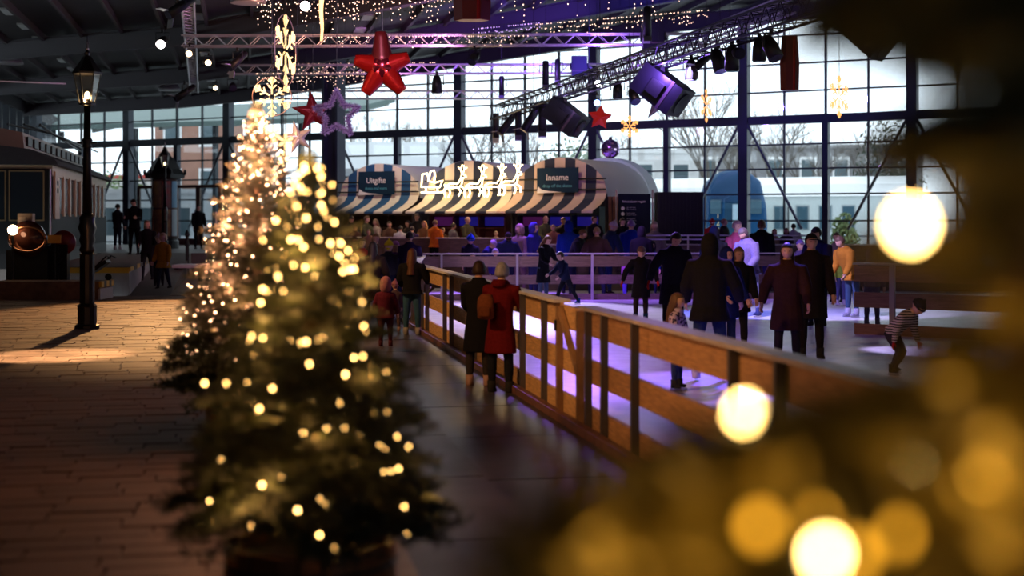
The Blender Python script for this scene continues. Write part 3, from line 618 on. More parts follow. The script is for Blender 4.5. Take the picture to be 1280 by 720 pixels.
# reindeer and sleigh of light tube
M_neon = emis('light_tube', (1, .72, .34), 9)
def reindeer(label, px, py, d, s, group):
    p = P(px, py, d); t = thing('reindeer_light', label, 'light figure', p, WYAW, group)
    r = .022
    body = [(-.42, .0), (-.2, .12), (.15, .1), (.3, .3), (.36, .5), (.52, .46), (.56, .38), (.4, .34), (.34, .05), (.2, -.05), (-.35, -.05), (-.42, 0)]
    m = MB(); m.tube([(x*s, 0, z*s) for x, z in body], r, 6); m.build('body_tube', M_neon, t)
    for lg in ([(-.38, -.04), (-.5, -.25), (-.42, -.45)], [(-.26, -.05), (-.2, -.28), (-.3, -.45)], [(.2, -.04), (.3, -.22), (.2, -.4)], [(.3, 0), (.5, -.12), (.5, -.34)]):
        m = MB(); m.tube([(x*s, 0, z*s) for x, z in lg], r, 6); m.build('leg_tube', M_neon, t)
    m = MB()
    for b in ([(.36, .5), (.3, .7), (.38, .88)], [(.3, .7), (.18, .78)], [(.4, .5), (.48, .7), (.44, .86)], [(.48, .7), (.6, .76)]): m.tube([(x*s, 0, z*s) for x, z in b], r*.8, 6)
    m.build('antler_tube', M_neon, t)
    point(p+Vector((-.25, -.45, 0)), 14, (1, .62, .25), .15)
for i, (px, py) in enumerate(((568, 233), (593, 233), (617, 232), (637, 230))):
    dd = 46.2-(px-586)/F*46*.564-1.0
    reindeer(['warm glowing reindeer figure next to the sleigh on the tent', 'second glowing reindeer figure from the sleigh', 'third glowing reindeer figure from the sleigh', 'glowing reindeer figure farthest from the sleigh'][i], px, py, dd, .78, 'light figures on the tent')
p = P(541, 230, 46.5); t = thing('sleigh_light', 'warm glowing sleigh figure on the tent', 'light figure', p, WYAW, 'light figures on the tent')
for nm, pts in (('runner_tube', [(-.5, -.3), (.4, -.3), (.55, -.15), (.5, -.02)]), ('body_tube', [(-.45, .35), (-.5, -.1), (.3, -.12), (.42, .12), (.1, .05), (-.15, .1), (-.25, .4), (-.45, .35)]), ('strut_tube', [(-.3, -.1), (-.3, -.3)]), ('strut_tube', [(.2, -.12), (.2, -.3)]), ('rider_tube', [(-.2, .1), (-.1, .45), (.05, .5), (.1, .3), (.05, .05)])):
    MB().tube([(x*.9, 0, z*.9) for x, z in pts], .024, 6).build(nm, M_neon, t)
point(p+Vector((-.2, -.5, 0)), 14, (1, .62, .25), .15)
# ================================================================== fir trees with fairy lights
M_need = mat('fir_needles', (.042, .050, .026), .5, noise=.5, scale=3)
M_bark = mat('bark', (.06, .035, .02), .8, noise=.4)
def bough_mesh(seed, nk=1.0, nl=1.0, nw=1.0):
    """one fir bough, unit length along +X, needles as thin blades"""
    rd = random.Random(seed); mb = MB()
    def drop(t): return -.10*t*t+.04*math.sin(3*t)
    mb.m = 1; mb.tube([(t, 0, drop(t)) for t in (0, .3, .6, .98)], [.022, .016, .01, .003], 4, False)
    twigs = [((0.05, 0, drop(.05)), (1, 0, -.12), .93)]
    t = .12
    while t < .97:
        for sd in (-1, 1):
            L = (.16+.42*(1-t)**.8)*rd.uniform(.75, 1.15); a = sd*R(rd.uniform(42, 62))
            twigs.append(((t, 0, drop(t)), (math.cos(a), math.sin(a), rd.uniform(-.25, .12)), L))
            if L > .3:
                for q in (.45, .7):
                    a2 = a+R(rd.choice((-1, 1))*40); o = Vector((t, 0, drop(t)))+Vector((math.cos(a), math.sin(a), -.05)).normalized()*L*q
                    twigs.append((tuple(o), (math.cos(a2), math.sin(a2), -.1), L*.38))
        t += rd.uniform(.075, .11)
    mb.m = 0
    for o, dr, L in twigs:
        o = Vector(o); dr = Vector(dr).normalized(); sd = dr.cross(Vector((0, 0, 1))).normalized(); up = sd.cross(dr)
        n = max(4, int(L/.017*nk))
        for i in range(n):
            q = o+dr*L*(i/n); 
            for k in range(3):
                a = rd.uniform(0, 2*math.pi); nd = (dr*.75+(sd*math.cos(a)+up*math.sin(a)*.8)).normalized()*rd.uniform(.05, .075)*nl
                wv = nd.cross(Vector((rd.uniform(-1, 1), rd.uniform(-1, 1), 1))).normalized()*.0065*nw
                mb.add([q-wv, q+wv, q+nd], [(0, 1, 2)])
        mb.add([o+dr*L+sd*.006, o+dr*L-sd*.006, o+dr*(L+.06)], [(0, 1, 2)])
    return mb.mesh('bough', [M_need, M_bark])
BOUGH = [bough_mesh(k) for k in range(5)]
_bulb = {}
def bulb_mesh(r, m):
    if (r, m.name) not in _bulb: _bulb[(r, m.name)] = MB().ball((0, 0, 0), (r, r, r*1.25), 8, 6).mesh('bulb', m, True)
    return _bulb[(r, m.name)]
def fir(label, loc, H, z0, rb, n, seed, skirt=.0, top=.06):
    """tree with crown from z0 to H (above loc), radius rb at the foot; returns tip samples"""
    rd = random.Random(seed); t = thing('christmas_tree', label, 'tree', loc, group='christmas trees'); tips = []
    MB().tube([(0, 0, .1), (0, 0, z0+.5*(H-z0)), (0, 0, H)], [.05*H/2.2, .03*H/2.2, .006], 8).build('trunk', M_bark, t)
    for i in range(n):
        q = (i+.5)/n; q = q**1.12
        z = z0+(H-z0)*q*.97; r = rb*(1-q)**.82*rd.uniform(.82, 1.12)+top; az = i*2.39996+rd.uniform(-.3, .3)
        el = R(-5+56*q**2+rd.uniform(-7, 7))
        o = put('bough', rd.choice(BOUGH), t, (0, 0, z)); o.rotation_euler = (rd.uniform(-.3, .3), -el, az); o.scale = (r, r*rd.uniform(.85, 1.1), r)
        tips.append((Vector((0, 0, z)), Vector((math.cos(az)*math.cos(el), math.sin(az)*math.cos(el), math.sin(el))), r))
    for k in range(3):
        o = put('bough', BOUGH[k], t, (0, 0, H-.22*H/2.2)); o.rotation_euler = (k*2.1, -R(86), k*2.1); s = .26*H/2.2; o.scale = (s, s*.6, s*.6)
    return t, tips
def lights_on(label, loc, tips, n, rbulb, seed, m=None, wire=True, bias=.55, pw=0, npt=0, pcol=(1, .6, .22), maxr=9):
    rd = random.Random(seed); s = thing('fairy_lights', label, 'string lights', loc, group='fairy light strings')
    me = bulb_mesh(rbulb, m or M_warmbulb); pts = []
    for k in range(n):
        o, d, r = rd.choice(tips); q = rd.uniform(bias, .9)
        p = o+d*r*q+Vector((rd.gauss(0, .1), rd.gauss(0, .1), rd.gauss(0, .02)))*r+Vector((0, 0, -.06*r*q))
        if math.hypot(p.x, p.y) < maxr: pts.append(p)
    for p in pts: put('bulb', me, s, p)
    if wire:
        srt = sorted(pts, key=lambda p: p.z); m_ = MB()
        for a, b in zip(srt[:-1], srt[1:]):
            m_.tube([a, (a+b)/2*.96+Vector((0, 0, (a+b).z*.02-.01)), b], .0022, 3, False)
        m_.build('wire', mat('green_wire', (.01, .03, .012), .5), s)
    for k in range(npt):
        o, d, r = rd.choice(tips); point(Vector(loc)+o+d*r*rd.uniform(.45, .95)+Vector((0, 0, .03)), pw, pcol, .03)
    return s
def planter(label, loc, r, h, n=22):
    t = thing('tree_planter', label, 'planter', loc, group='wooden tree planters')
    M_ = rand_tint('planter_wood', (.20, .075, .03), (.34, .13, .05), .5, 6)
    for k in range(n):
        a = 2*math.pi*k/n; w_ = 2*math.pi*r/n*.93
        MB().box((0, 0, h/2), (.03, w_, h)).build('stave', M_, t, loc=(r*math.cos(a), r*math.sin(a), 0), rz=a)
    MB().lathe([(r-.02, .0), (r-.02, h-.06)], 20).build('soil', mat('soil', (.03, .02, .015), .9), t)
    for z in (h*.25, h*.75): MB().tube([((r+.02)*math.cos(a), (r+.02)*math.sin(a), z) for a in np.linspace(0, 2*math.pi, 25)], .012, 5).build('hoop', M_iron, t)
# near tree
d1 = 6.3; L1 = (X(388, d1), d1, ZP)
planter('slatted reddish wooden planter under the nearest dark tree', L1, .36, .34)
_, tp1 = fir('dark fir tree with round warm lights standing nearest in the centre', L1, 2.02, .46, .58, 165, 3)
s1 = lights_on('warm round fairy lights on the nearest dark tree', L1, tp1, 230, .0062, 31, emis('bulb_near', (1, .53, .15), 30), pw=2.6, npt=30, pcol=(1, .52, .12), maxr=.5)
# bright tree
d2 = 11.6; L2 = (X(322, d2), d2, ZP)
planter('wooden planter hidden under the brightly glowing tree', L2, .4, .36)
_, tp2 = fir('densely lit fir tree glowing pinkish gold behind the nearest tree', L2, 2.66, .40, .72, 190, 5)
s2_ = lights_on('dense pinkish gold fairy lights on the glowing tree', L2, [q for q in tp2 if q[0].z > .7], 298, .0062, 52, emis('bulb_pink', (1, .50, .26), 24), pw=15, npt=46, pcol=(1, .40, .19), bias=.6)
rd = random.Random(77); m_ = MB(); hi_ = [q for q in tp2 if q[0].z > .75]
for k in range(320):
    o, d, r = rd.choice(hi_); p = o+d*r*rd.uniform(.5, 1)+Vector((rd.gauss(0, .1), rd.gauss(0, .1), rd.gauss(0, .03)))*r; m_.ball(p, .006, 6, 4)
tag(m_.build('tiny_bulbs', _m['bulb_pink'], s2_), kind='stuff')
# small tree further back
d3 = 38; L3 = (X(282, d3), d3, ZP)
_, tp3 = fir('small green fir tree with tiny lights behind the glowing tree', L3, 2.25, .2, .75, 60, 8)
lights_on('tiny warm lights on the small green tree', L3, tp3, 120, .012, 53, emis('bulb_far', (1, .75, .4), 6), wire=False, pw=2.5, npt=5)
# the tree beside the lens
d0 = 1.32; L0 = (X(1300, d0), d0, ZP)
t0 = thing('christmas_tree', 'large blurred dark fir tree close to the lens', 'tree', L0, group='christmas trees'); rd = random.Random(4)
MB().tube([(0, 0, .2), (.01, 0, 1.2), (0, 0, 2.6)], [.07, .05, .03], 10).build('trunk', M_bark, t0)
MB().lathe([(.18, 0), (.24, .3), (.22, .3), (.2, .28)], 16).build('pot', M_iron, t0)
tp0 = []
M_keep = M_need; M_need = mat('lens_needles_lit', (.085, .075, .03), .5, noise=.4, scale=3); BOUGH0 = [bough_mesh(40+k, .8, 2.2, 3.4) for k in range(4)]; M_need = M_keep  # yellower needles hold the warm bulb light in their colour
def bough0(z, az, el, r, rx=0, sy=1):
    o = put('bough', rd.choice(BOUGH0), t0, (0, 0, z)); o.rotation_euler = (rx, -R(el), R(az)); o.scale = (r, r*sy, r); tp0.append((Vector((0, 0, z)), az, el, r))
for k in range(130):  # dense inner boughs up the trunk
    z = .5+k*.0166; az = k*137.5; r = .15+.14*max(0, (1.6-z))*rd.uniform(.8, 1.2)+(.04 if z > 1.85 else 0)
    if z < 1.25: r *= 1.35
    bough0(z, az, rd.uniform(-10, 30), r*rd.uniform(.9, 1.1), rd.uniform(-.4, .4))
# long lower boughs reaching left into view, upper one at the top of the frame
for (z, az, el, r) in ((1.48, 172, -4, .34), (1.44, 186, 0, .40), (1.42, 200, -2, .36), (1.40, 160, -6, .42), (1.50, 150, 4, .28), (1.37, 178, -8, .47), (1.35, 168, -6, .5), (1.36, 192, -6, .45),
                       (1.55, 190, 8, .22), (1.54, 165, 6, .22), (1.90, 178, 14, .20), (1.93, 165, 10, .19), (1.86, 195, 24, .18), (1.98, 185, -4, .2), (1.46, 215, 0, .3), (1.41, 180, 2, .34), (1.53, 176, 0, .34), (1.50, 188, 2, .38), (1.47, 168, 2, .42), (1.49, 205, 0, .33), (1.45, 196, 3, .42), (1.52, 158, 2, .30), (1.43, 184, 4, .46)):
    bough0(z, az, el, r, rd.uniform(-.3, .3))
s0 = thing('fairy_lights', 'huge out of focus warm bulbs on the tree close to the lens', 'string lights', L0, group='fairy light strings')
M_b0 = emis('bulb_lens', (1, .60, .17), 60)
dim = emis('bulb_lens_dim', (1, .42, .02), 5.0)
pts0 = []
for (px, py, dd, rr, mm) in ((1138, 281, 1.16, .0085, M_b0), (930, 516, 1.42, .0075, M_b0), (1147, 591, 1.25, .0085, M_b0), (1032, 693, 1.1, .0065, M_b0),
                             (950, 658, 1.12, .0075, dim), (1020, 644, 1.15, .0075, dim), (1121, 668, 1.12, .0075, dim), (1070, 694, 1.1, .0075, dim), (1262, 640, 1.3, .008, dim), (1215, 690, 1.2, .009, dim)):
    p = P(px, py, dd)-Vector(L0); pts0.append(p); put('bulb', bulb_mesh(rr, mm), s0, p)
m_ = MB()
for a, b in zip(pts0[:-1], pts0[1:]): m_.tube([a, (a+b)/2+Vector((0, .03, -.02)), b], .0015, 3, False)
m_.build('wire', _m['green_wire'], s0)
for (px, py, dd) in ((1200, 640, 1.25), (1240, 560, 1.2), (1090, 660, 1.33), (1180, 705, 1.22), (1150, 320, 1.24), (980, 690, 1.36), (1250, 700, 1.15), (1190, 480, 1.25), (1235, 400, 1.2), (880, 640, 1.14), (800, 700, 1.14), (960, 600, 1.14), (760, 690, 1.2), (870, 700, 1.1), (1110, 560, 1.25), (1225, 610, 1.12)):
    point(P(px, py, dd), (.22 if px < 980 else .8) if py > 500 else .25, (1, .46, .05), .01)  # added fill points apart from the bulbs, turning the boughs amber
# ================================================================== lighting trusses
M_tr = mat('truss_alu', (.55, .53, .56), .35, .7)
M_trk = mat('truss_black', (.025, .025, .03), .4, .6)
def truss(label, A, B, s=.29, m=None, step=.3, group='lighting trusses'):
    A, B = Vector(A), Vector(B); d = B-A; Ln = d.length; d.normalize(); sx = d.cross(Vector((0, 0, 1))).normalized(); up = Vector((0, 0, 1))
    t = thing('lighting_truss', label, 'truss', A, 0, group); m = m or M_tr; h = s/2
    for i in (-1, 1):
        for j in (-1, 1): MB().tube([sx*h*i+up*h*j, sx*h*i+up*h*j+d*Ln], .025, 6).build('chord', m, t)
    lat = MB(); n = int(Ln/step)
    for k in range(n):
        a, b = k*step, (k+1)*step; f = 1 if k % 2 else -1
        for i in (-1, 1):
            lat.tube([sx*h*i+up*h*f+d*a, sx*h*i-up*h*f+d*b], .011, 4, False); lat.tube([up*h*i+sx*h*f+d*a, up*h*i-sx*h*f+d*b], .011, 4, False)
    lat.build('lattice', m, t)
    for q in (.2, .8):
        o = d*Ln*q; MB().tube([o+up*h, o+up*(rz_(wr(*(A+o)[:2]))-A.z-.2)], .008, 4).build('hanger', M_black, t)
    return t
truss('long aluminium truss washed purple across the hall, lowest and nearest', (X(228, 38), 38, 7.0), (X(880, 38), 38, 7.05))
truss('middle aluminium truss with icicle lights below it', (X(285, 46.3), 46.3, 7.12), (X(772, 46.3), 46.3, 7.15))
truss('farthest thin aluminium truss in front of the glass', (X(330, 54), 54, 6.98), (X(665, 54), 54, 6.98))
truss('dark truss carrying warm spotlights at the upper left', (X(231, 29), 29, 7.4), (X(243, 56), 56, 7.4))
truss('black diagonal truss hung with stage lamps above the ice', P(620, 142, 44), (4.95, 20.5, 5.52), .38, M_trk)
truss('second diagonal truss behind the black one', (X(700, 46), 46, 6.35), (X(985, 27), 27, 6.3), .29, mat('truss_violet_lit', (.3, .27, .32), .4, .6))  # violet tint puts the lamp wash into this truss's colour
# ------------------------------------------------------------------ stage lamps
def stage_lamp(label, loc, aim, s=1.0, kind='par', lit=None, les=6, group='stage lamps'):
    """hanging lamp: clamp and yoke above, body pointing along aim (vector)"""
    t = thing('stage_lamp', label, 'stage lamp', loc, 0, group)
    a = Vector(aim).normalized(); sx = a.cross(Vector((0, 0, 1))); sx = sx.normalized() if sx.length > .05 else Vector((1, 0, 0))
    m = MB()
    m.tube([sx*.19*s, sx*.19*s+Vector((0, 0, .26*s)), -sx*.19*s+Vector((0, 0, .26*s)), -sx*.19*s], .016*s, 5); m.build('yoke', M_black, t)
    MB().box((0, 0, .31*s), (.07*s, .07*s, .12*s)).build('clamp', M_black, t)
    up = sx.cross(a)
    if kind == 'par':
        m = MB(); m.tube([a*-.26*s, a*-.22*s, a*-.05*s, a*.22*s], [.06*s, .10*s, .14*s, .15*s], 14); m.build('body', M_black, t, True)
    elif kind == 'tube':
        m = MB(); m.tube([a*-.4*s, a*-.36*s, a*.36*s], [.07*s, .10*s, .11*s], 12); m.build('body', M_black, t, True)
        for q in (-1, 1): MB().bar(a*.36*s+up*.1*s*q, a*.5*s+up*.24*s*q, .2*s, .012).build('barn_door', mat('barn_door', (.3, .3, .3), .4, .5), t)
    elif kind == 'box':
        M3 = Matrix((sx, a, up)).transposed()
        b = MB(); b.box((0, 0, 0), (.62*s, .8*s, .5*s), M=M3); b.build('body', mat('lamp_body', (.014, .013, .02), .35, .2), t)
        MB().box(a*.2*s, (.64*s, .05*s, .52*s), M=M3).build('seam', mat('lamp_seam', (.10, .07, .08), .4, .4), t)
        for q in (-1, 1): MB().box(sx*.34*s*q, (.05*s, .25*s, .25*s), M=M3).build('side_arm', M_black, t)
    e = a*(.23*s if kind == 'par' else .37*s if kind == 'tube' else .41*s)
    m = MB(); m.tube([e, e+a*.012], (.13 if kind == 'par' else .1 if kind == 'tube' else .2)*s, 14)
    m.build('lens', emis('lens_%s' % lit, {'warm': (1, .72, .42), 'violet': (.45, .22, 1), 'white': (1, .93, .9), 'blue': (.2, .35, 1)}[lit], les) if lit else mat('dark_lens', (.03, .03, .05), .08), t)
    return t
D = (0, 0, -1)
L_ = [ # label, px, py, d, aim, size, kind, lit
 ('small lit white stage lamp on the upper left truss', 203, 52, 31, (0, -1, -.5), .75, 'par', 'white'),
 ('upper lit warm stage lamp on the upper left truss', 237, 66, 37, (.1, -1, -.3), .6, 'par', 'warm'),
 ('lit warm stage lamp right of another on the upper left truss', 261, 77, 37, (.1, -1, -.35), .6, 'par', 'warm'),
 ('lower small warm stage lamp above the bright tree', 270, 109, 46, (.1, -1, -.3), .55, 'par', 'warm'),
 ('very bright round white lamp beside the hanging light icicle', 382, 6, 30, (.1, -1, -.3), .8, 'par', 'white'),
 ('black tube lamp angled at the upper left truss', 226, 8, 30, (-.6, -.6, -.6), 1, 'tube', None),
 ('copper coloured tube lamp under the upper left truss', 297, 76, 36, (-.5, -.7, -.7), .9, 'tube', None),
 ('dark tube lamp in front of the left hall windows', 231, 116, 44, (-.7, -.5, -.6), 1, 'tube', None),
 ('clear lamp hanging near the snowflake', 291, 108, 42, (.2, -1, -.4), .8, 'par', None),
 ('small brown lamp on the purple truss', 593, 72, 38, (-.4, -.7, -.7), .9, 'par', None),
 ('blue lit hanging lamp on the purple truss', 546, 106, 36, D, .9, 'par', None),
 ('small square lamp hanging in front of the bare trees', 627, 108, 44, D, .8, 'tube', None),
 ('black lamp at the far end of the diagonal truss', 620, 158, 43.5, D, 1, 'tube', None),
 ('tilted black lamp second along the diagonal truss', 634, 155, 42.5, (-.6, -.2, -.8), 1, 'tube', None),
 ('upright black lamp third along the diagonal truss', 648, 154, 41.5, D, 1, 'tube', None),
 ('tilted long black lamp fourth along the diagonal truss', 664, 148, 40, (-.5, -.1, -.8), 1.1, 'tube', None),
 ('upright long black lamp fifth along the diagonal truss', 678, 146, 39, D, 1.1, 'tube', None),
 ('big black tilted box lamp left of the red star', 707, 146, 36.5, (.75, -.3, -.62), 1.2, 'box', None),
 ('small lit white lamp on top of the diagonal truss', 747, 106, 34, (0, -1, .1), .6, 'par', 'white'),
 ('blue lit lamp above the red faceted star', 746, 127, 34, (0, -1, -.3), .6, 'par', 'blue'),
 ('dark lamp right of the red faceted star', 772, 113, 33, D, .8, 'par', None),
 ('small dark round lamp left of the big blue one', 792, 120, 31.5, (.2, -.6, -.7), .8, 'par', None),
 ('big box lamp lit blue over the pale star', 828, 112, 29, (.7, -.35, -.6), 1.25, 'box', None),
 ('bright violet lamp hanging above the big blue box lamp', 820, 95, 29.2, (-.2, -1, -.25), .8, 'par', 'violet'),
 ('dark ring lamp right of the big blue box lamp', 864, 88, 27.5, D, .8, 'par', None),
 ('slanted black tube lamp left of the main column', 878, 77, 27, (-.7, -.5, -.6), .7, 'tube', None),
 ('black lamp touching the main column on the diagonal truss', 898, 76, 26, (.2, -.3, -.9), .9, 'par', None),
 ('black lamp with blue sheen beside the main column', 915, 74, 25.4, D, .9, 'par', None),
 ('violet edged lamp above the main column beam', 922, 66, 25, (.1, -1, -.2), .7, 'par', None),
 ('half round black lamp right of the main column', 949, 63, 24, D, .8, 'par', None),
 ('black lamp left of the dark red lantern', 964, 60, 23.5, (.3, -.4, -.8), .9, 'par', None),
 ('large blurred box lamp at the upper right', 1086, 44, 21.5, (.6, -.4, -.65), .85, 'box', None),
 ('small violet lamp at the top right corner', 1140, 10, 21, (.3, -.7, -.6), .7, 'par', None),
 ('dark blue speaker like lamp on the purple truss', 816, 46, 37.6, D, .9, 'box', None),
 ('black lamp with red top at the upper edge', 809, 28, 36, D, 1.0, 'tube', None),
 ('long blue cable loop lamp above the diagonal truss', 682, 92, 40, D, .9, 'tube', None),
 ('small dark square lamp on the middle truss', 724, 83, 45.5, D, .8, 'box', None),
 ('dark blue lamp under the middle truss', 697, 88, 45, D, .9, 'tube', None),
]
CABLED = [L_[k][0] for k in (9, 10, 11, 19, 21, 31, 32, 33, 34, 35, 36, 37)]
for lb, px, py, d, aim, s, kd, lit in L_:
    o = stage_lamp(lb, P(px, py, d), aim, s, kd, lit, 14 if lit == 'white' else 8); p_ = P(px, py, d)
    if lb in CABLED: MB().tube([(0, 0, .36*s), (0, 0, max(.4*s+.02, rz_(wr(p_.x, p_.y))-p_.z-.05))], .006, 4).build('safety_cable', M_black, o)
for (px, py, d, wt, c) in ((820, 100, 28.8, 160, (.30, .14, 1)), (700, 135, 36, 10, (.5, .35, 1))): point(P(px, py, d)+Vector((0, -.5, .1)), wt, c, .08)
# pendant reflector lamps under the roof
for i, (px, py, d) in enumerate(((275, 37, 44), (212, 113, 56), (12, 80, 46), (310, 4, 34), (100, 95, 56))):
    t = thing('pendant_lamp', ['bell shaped pendant lamp above the upper left truss', 'dim bell pendant lamp behind the lantern', 'dark bell pendant lamp at the left edge', 'violet bell pendant lamp at the top edge', 'flat pendant lamp above the carriage'][i], 'pendant lamp', P(px, py, d), group='bell pendant lamps')
    MB().lathe([(.05, .62), (.09, .5), (.3, .3), (.42, .06), (.43, 0), (.40, .0)], 18).build('shade', mat('enamel', (.16, .15, .16), .4, .3), t, True)
    MB().ball((0, 0, .12), .1).build('bulb', mat('unlit_bulb', (.6, .58, .55), .2), t, True)
    MB().tube([(0, 0, .6), (0, 0, max(1, rz_(wr(*P(px, py, d)[:2]))-P(px, py, d).z))], .012, 4).build('cord', M_black, t)
# ================================================================== hanging stars, snowflakes, ball
def hanger(t, loc, z0):
    top = rz_(wr(loc[0], loc[1]))-.1-loc[2]
    MB().tube([(0, 0, z0), (0, 0, top)], .006, 4).build('string', M_black, t)
def star5(t, R1, R2, th, m, rot=0, puff=False, name='star_body', tilt=0, yaw=0):
    """faceted five pointed star in the local XZ plane with raised centre"""
    vs = []; n = 10
    for k in range(n):
        a = math.pi/2+rot+k*math.pi/5; r = R1 if k % 2 == 0 else R2; vs.append(Vector((r*math.cos(a), 0, r*math.sin(a))))
    mb = MB()
    if puff:   # soft foil: blunt tips, several rings
        rings = []
        for y, s in ((-th, .12), (-th*.9, .4), (-th*.55, .75), (-th*.2, .95), (0, 1), (th*.2, .95), (th*.55, .75), (th*.9, .4), (th, .12)):
            rings.append([v*s+Vector((0, y*(1 if v.length < R1*.9 else .8), 0)) for v in vs])
        flat = [v for r_ in rings for v in r_]
        fs = [(i*n+j, i*n+(j+1) % n, (i+1)*n+(j+1) % n, (i+1)*n+j) for i in range(8) for j in range(n)]+[tuple(range(n-1, -1, -1)), tuple(8*n+j for j in range(n))]
        mb.add(flat, fs)
    else:
        allv = vs+[Vector((0, -th, 0)), Vector((0, th, 0))]
        mb.add(allv, [(k, (k+1) % n, n) for k in range(n)]+[((k+1) % n, k, n+1) for k in range(n)])
    o = mb.build(name, m, t); o.rotation_euler = (tilt, 0, yaw); return o
M_red = mat('red_foil', (.55, .012, .008), .25, .55); M_redm = mat('red_paper', (.55, .02, .015), .55)
M_dred = mat('deep_red', (.16, .012, .012), .35, .4)
# big blunt red star
loc = P(478, 84, 25); t = thing('hanging_star', 'big blunt armed shiny red star hanging from the truss', 'star', loc, group='hanging stars')
mb = MB()
for k in range(5):
    a = math.pi/2+k*2*math.pi/5+.05; d_ = Vector((math.cos(a), 0, math.sin(a))); s_ = Vector((-math.sin(a), 0, math.cos(a)))
    L = [.62, .5, .55, .55, .5][k]
    rings = [(d_*q*L, s_*(.23-.13*q), Vector((0, .2-.1*q, 0))) for q in (0, .3, .6, .85, 1)]
    m2 = MB(); m2.loft(rings, 8); o = m2.build('star_arm', M_dred if k == 0 else M_red, t, True)
MB().ball((0, 0, 0), (.26, .2, .26), 12, 8).build('star_body', mat('red_foil_dark', (.2, .01, .02), .2, .7), t, True); hanger(t, loc, .6)
for lb, px, py, d, r1, r2, th, m, rot, yaw, pf_ in (
  ('small deep red star left of the tinsel star', 391, 140, 30, .46, .19, .1, mat('red_matte', (.30, .012, .018), .35, .3), .12, .2, True),
  ('pale gold star hanging below the deep red star', 372, 172, 27, .33, .13, .08, mat('pale_gold', (.62, .52, .42), .4, .3), .25, .4, True),
  ('bright red faceted paper star under the diagonal truss', 750, 147, 33, .30, .16, .12, M_redm, -.1, .15, False),
  ('pale lavender star hanging behind the big blue lamp', 824, 128, 30.5, .42, .17, .06, mat('lavender_foil', (.55, .48, .72), .4), .0, .1, False)):
    loc = P(px, py, d); t = thing('hanging_star', lb, 'star', loc, group='hanging stars'); star5(t, r1, r2, th, m, rot, pf_, yaw=yaw); hanger(t, loc, r1*.6)
# tinsel outline star
loc = P(421, 143, 28); t = thing('hanging_star', 'star outline of fluffy purple tinsel', 'star', loc, group='hanging stars')
pts = [((.46 if k % 2 == 0 else .22)*math.cos(math.pi/2+k*math.pi/5), 0, (.46 if k % 2 == 0 else .22)*math.sin(math.pi/2+k*math.pi/5)) for k in range(11)]
fz = MB(); rd = random.Random(2)
for k in range(10):
    a, b = Vector(pts[k]), Vector(pts[k+1])
    for q in range(170):
        c = a.lerp(b, rd.random()); v = Vector((rd.gauss(0, 1), rd.gauss(0, 1), rd.gauss(0, 1))).normalized()*.1; w_ = v.orthogonal().normalized()*.014
        fz.add([c-w_, c+w_, c+v], [(0, 1, 2)])
fz.build('tinsel', mat('tinsel', (.55, .42, .66), .4, .2), t); m = MB(); m.tube(pts, .028, 6); m.build('wire_frame', mat('tinsel_core', (.2, .12, .3), .4), t); hanger(t, loc, .46)
# red prisms seen edge on
def lantern_star(lb, px, py, d, w_, h_):
    loc = P(px, py, d); t = thing('star_lantern', lb, 'lantern', loc, group='dark red lanterns')
    MB().loft([((0, 0, z*h_), (w_*q, 0, 0), (0, w_*q*.7, 0)) for z, q in ((-.5, .92), (-.48, .95), (0, 1.0), (.48, .8), (.5, .78))], 6).build('body', M_dred, t)
    MB().loft([((w_*.35, -w_*.45, z*h_), (w_*.25*q, 0, 0), (0, w_*.25*q, 0)) for z, q in ((-.49, .9), (0, 1), (.47, .7))], 4).build('bright_facet', M_red, t)
    hanger(t, loc, h_/2)
lantern_star('dark red folded lantern hanging before the upper glass', 987, 79, 24, .165, .92)
lantern_star('dark red block lantern cut by the top edge', 590, 2, 27, .36, .72)
# snowflakes of light tube
M_flake = emis('flake_light', (1, .66, .28), 2.6)
M_flake2 = emis('flake_orange', (1, .42, .12), 1.6)
def flake(lb, px, py, d, r, yaw, m, ringed=True, tr=.016):
    loc = P(px, py, d); t = thing('snowflake_light', lb, 'snowflake light', loc, yaw, 'lit snowflakes')
    for k in range(6):
        a = math.pi/2+k*math.pi/3; e = Vector((math.cos(a), 0, math.sin(a))); s_ = Vector((-math.sin(a), 0, math.cos(a)))
        mb = MB(); mb.tube([e*r*.12, e*r], tr, 6)
        for q in (.4, .68):
            for g in (-1, 1): mb.tube([e*r*q, e*r*(q+.2)+s_*r*.2*g], tr, 6)
        c = e*r*.9; mb.tube([c+(e*math.cos(b)+s_*math.sin(b))*r*.11 for b in np.linspace(0, 2*math.pi, 11)], tr*.8, 5)
        mb.build('flake_arm', m, t)
    if ringed: MB().tube([Vector((math.cos(b)*r*1.0, 0, math.sin(b)*r*1.0)) for b in np.linspace(0, 2*math.pi, 33)], tr*.5, 5).build('ring', mat('flake_wire', (.6, .4, .4), .4, .5), t)
    hanger(t, loc, r)
    return loc
flake('tall lit snowflake seen almost edge on inside a ring', 357, 63, 24, .60, R(82), M_flake)
flake('round lit snowflake above the glowing tree', 340, 121, 25, .34, R(8), M_flake)
flake('orange outlined snowflake in front of the right hand trees', 1049, 121, 30, .44, R(50), M_flake2, False, .012)
flake('thin orange snowflake left of the main column', 883, 132, 36, .42, R(62), M_flake2, False, .012)
flake('flat orange snowflake at the cross beam beside the mirror ball', 787, 158, 36, .26, R(20), M_flake2, False)
for i, (px, py) in enumerate(((341, 167), (357, 177), (354, 198))):
    flake(['small lit snowflake at the top edge of the glowing tree', 'middle small lit snowflake beside the glowing tree', 'lowest small lit snowflake beside the glowing tree'][i], px, py, 13.5+i*.3, .075, R(15*i), M_flake, False, .006)
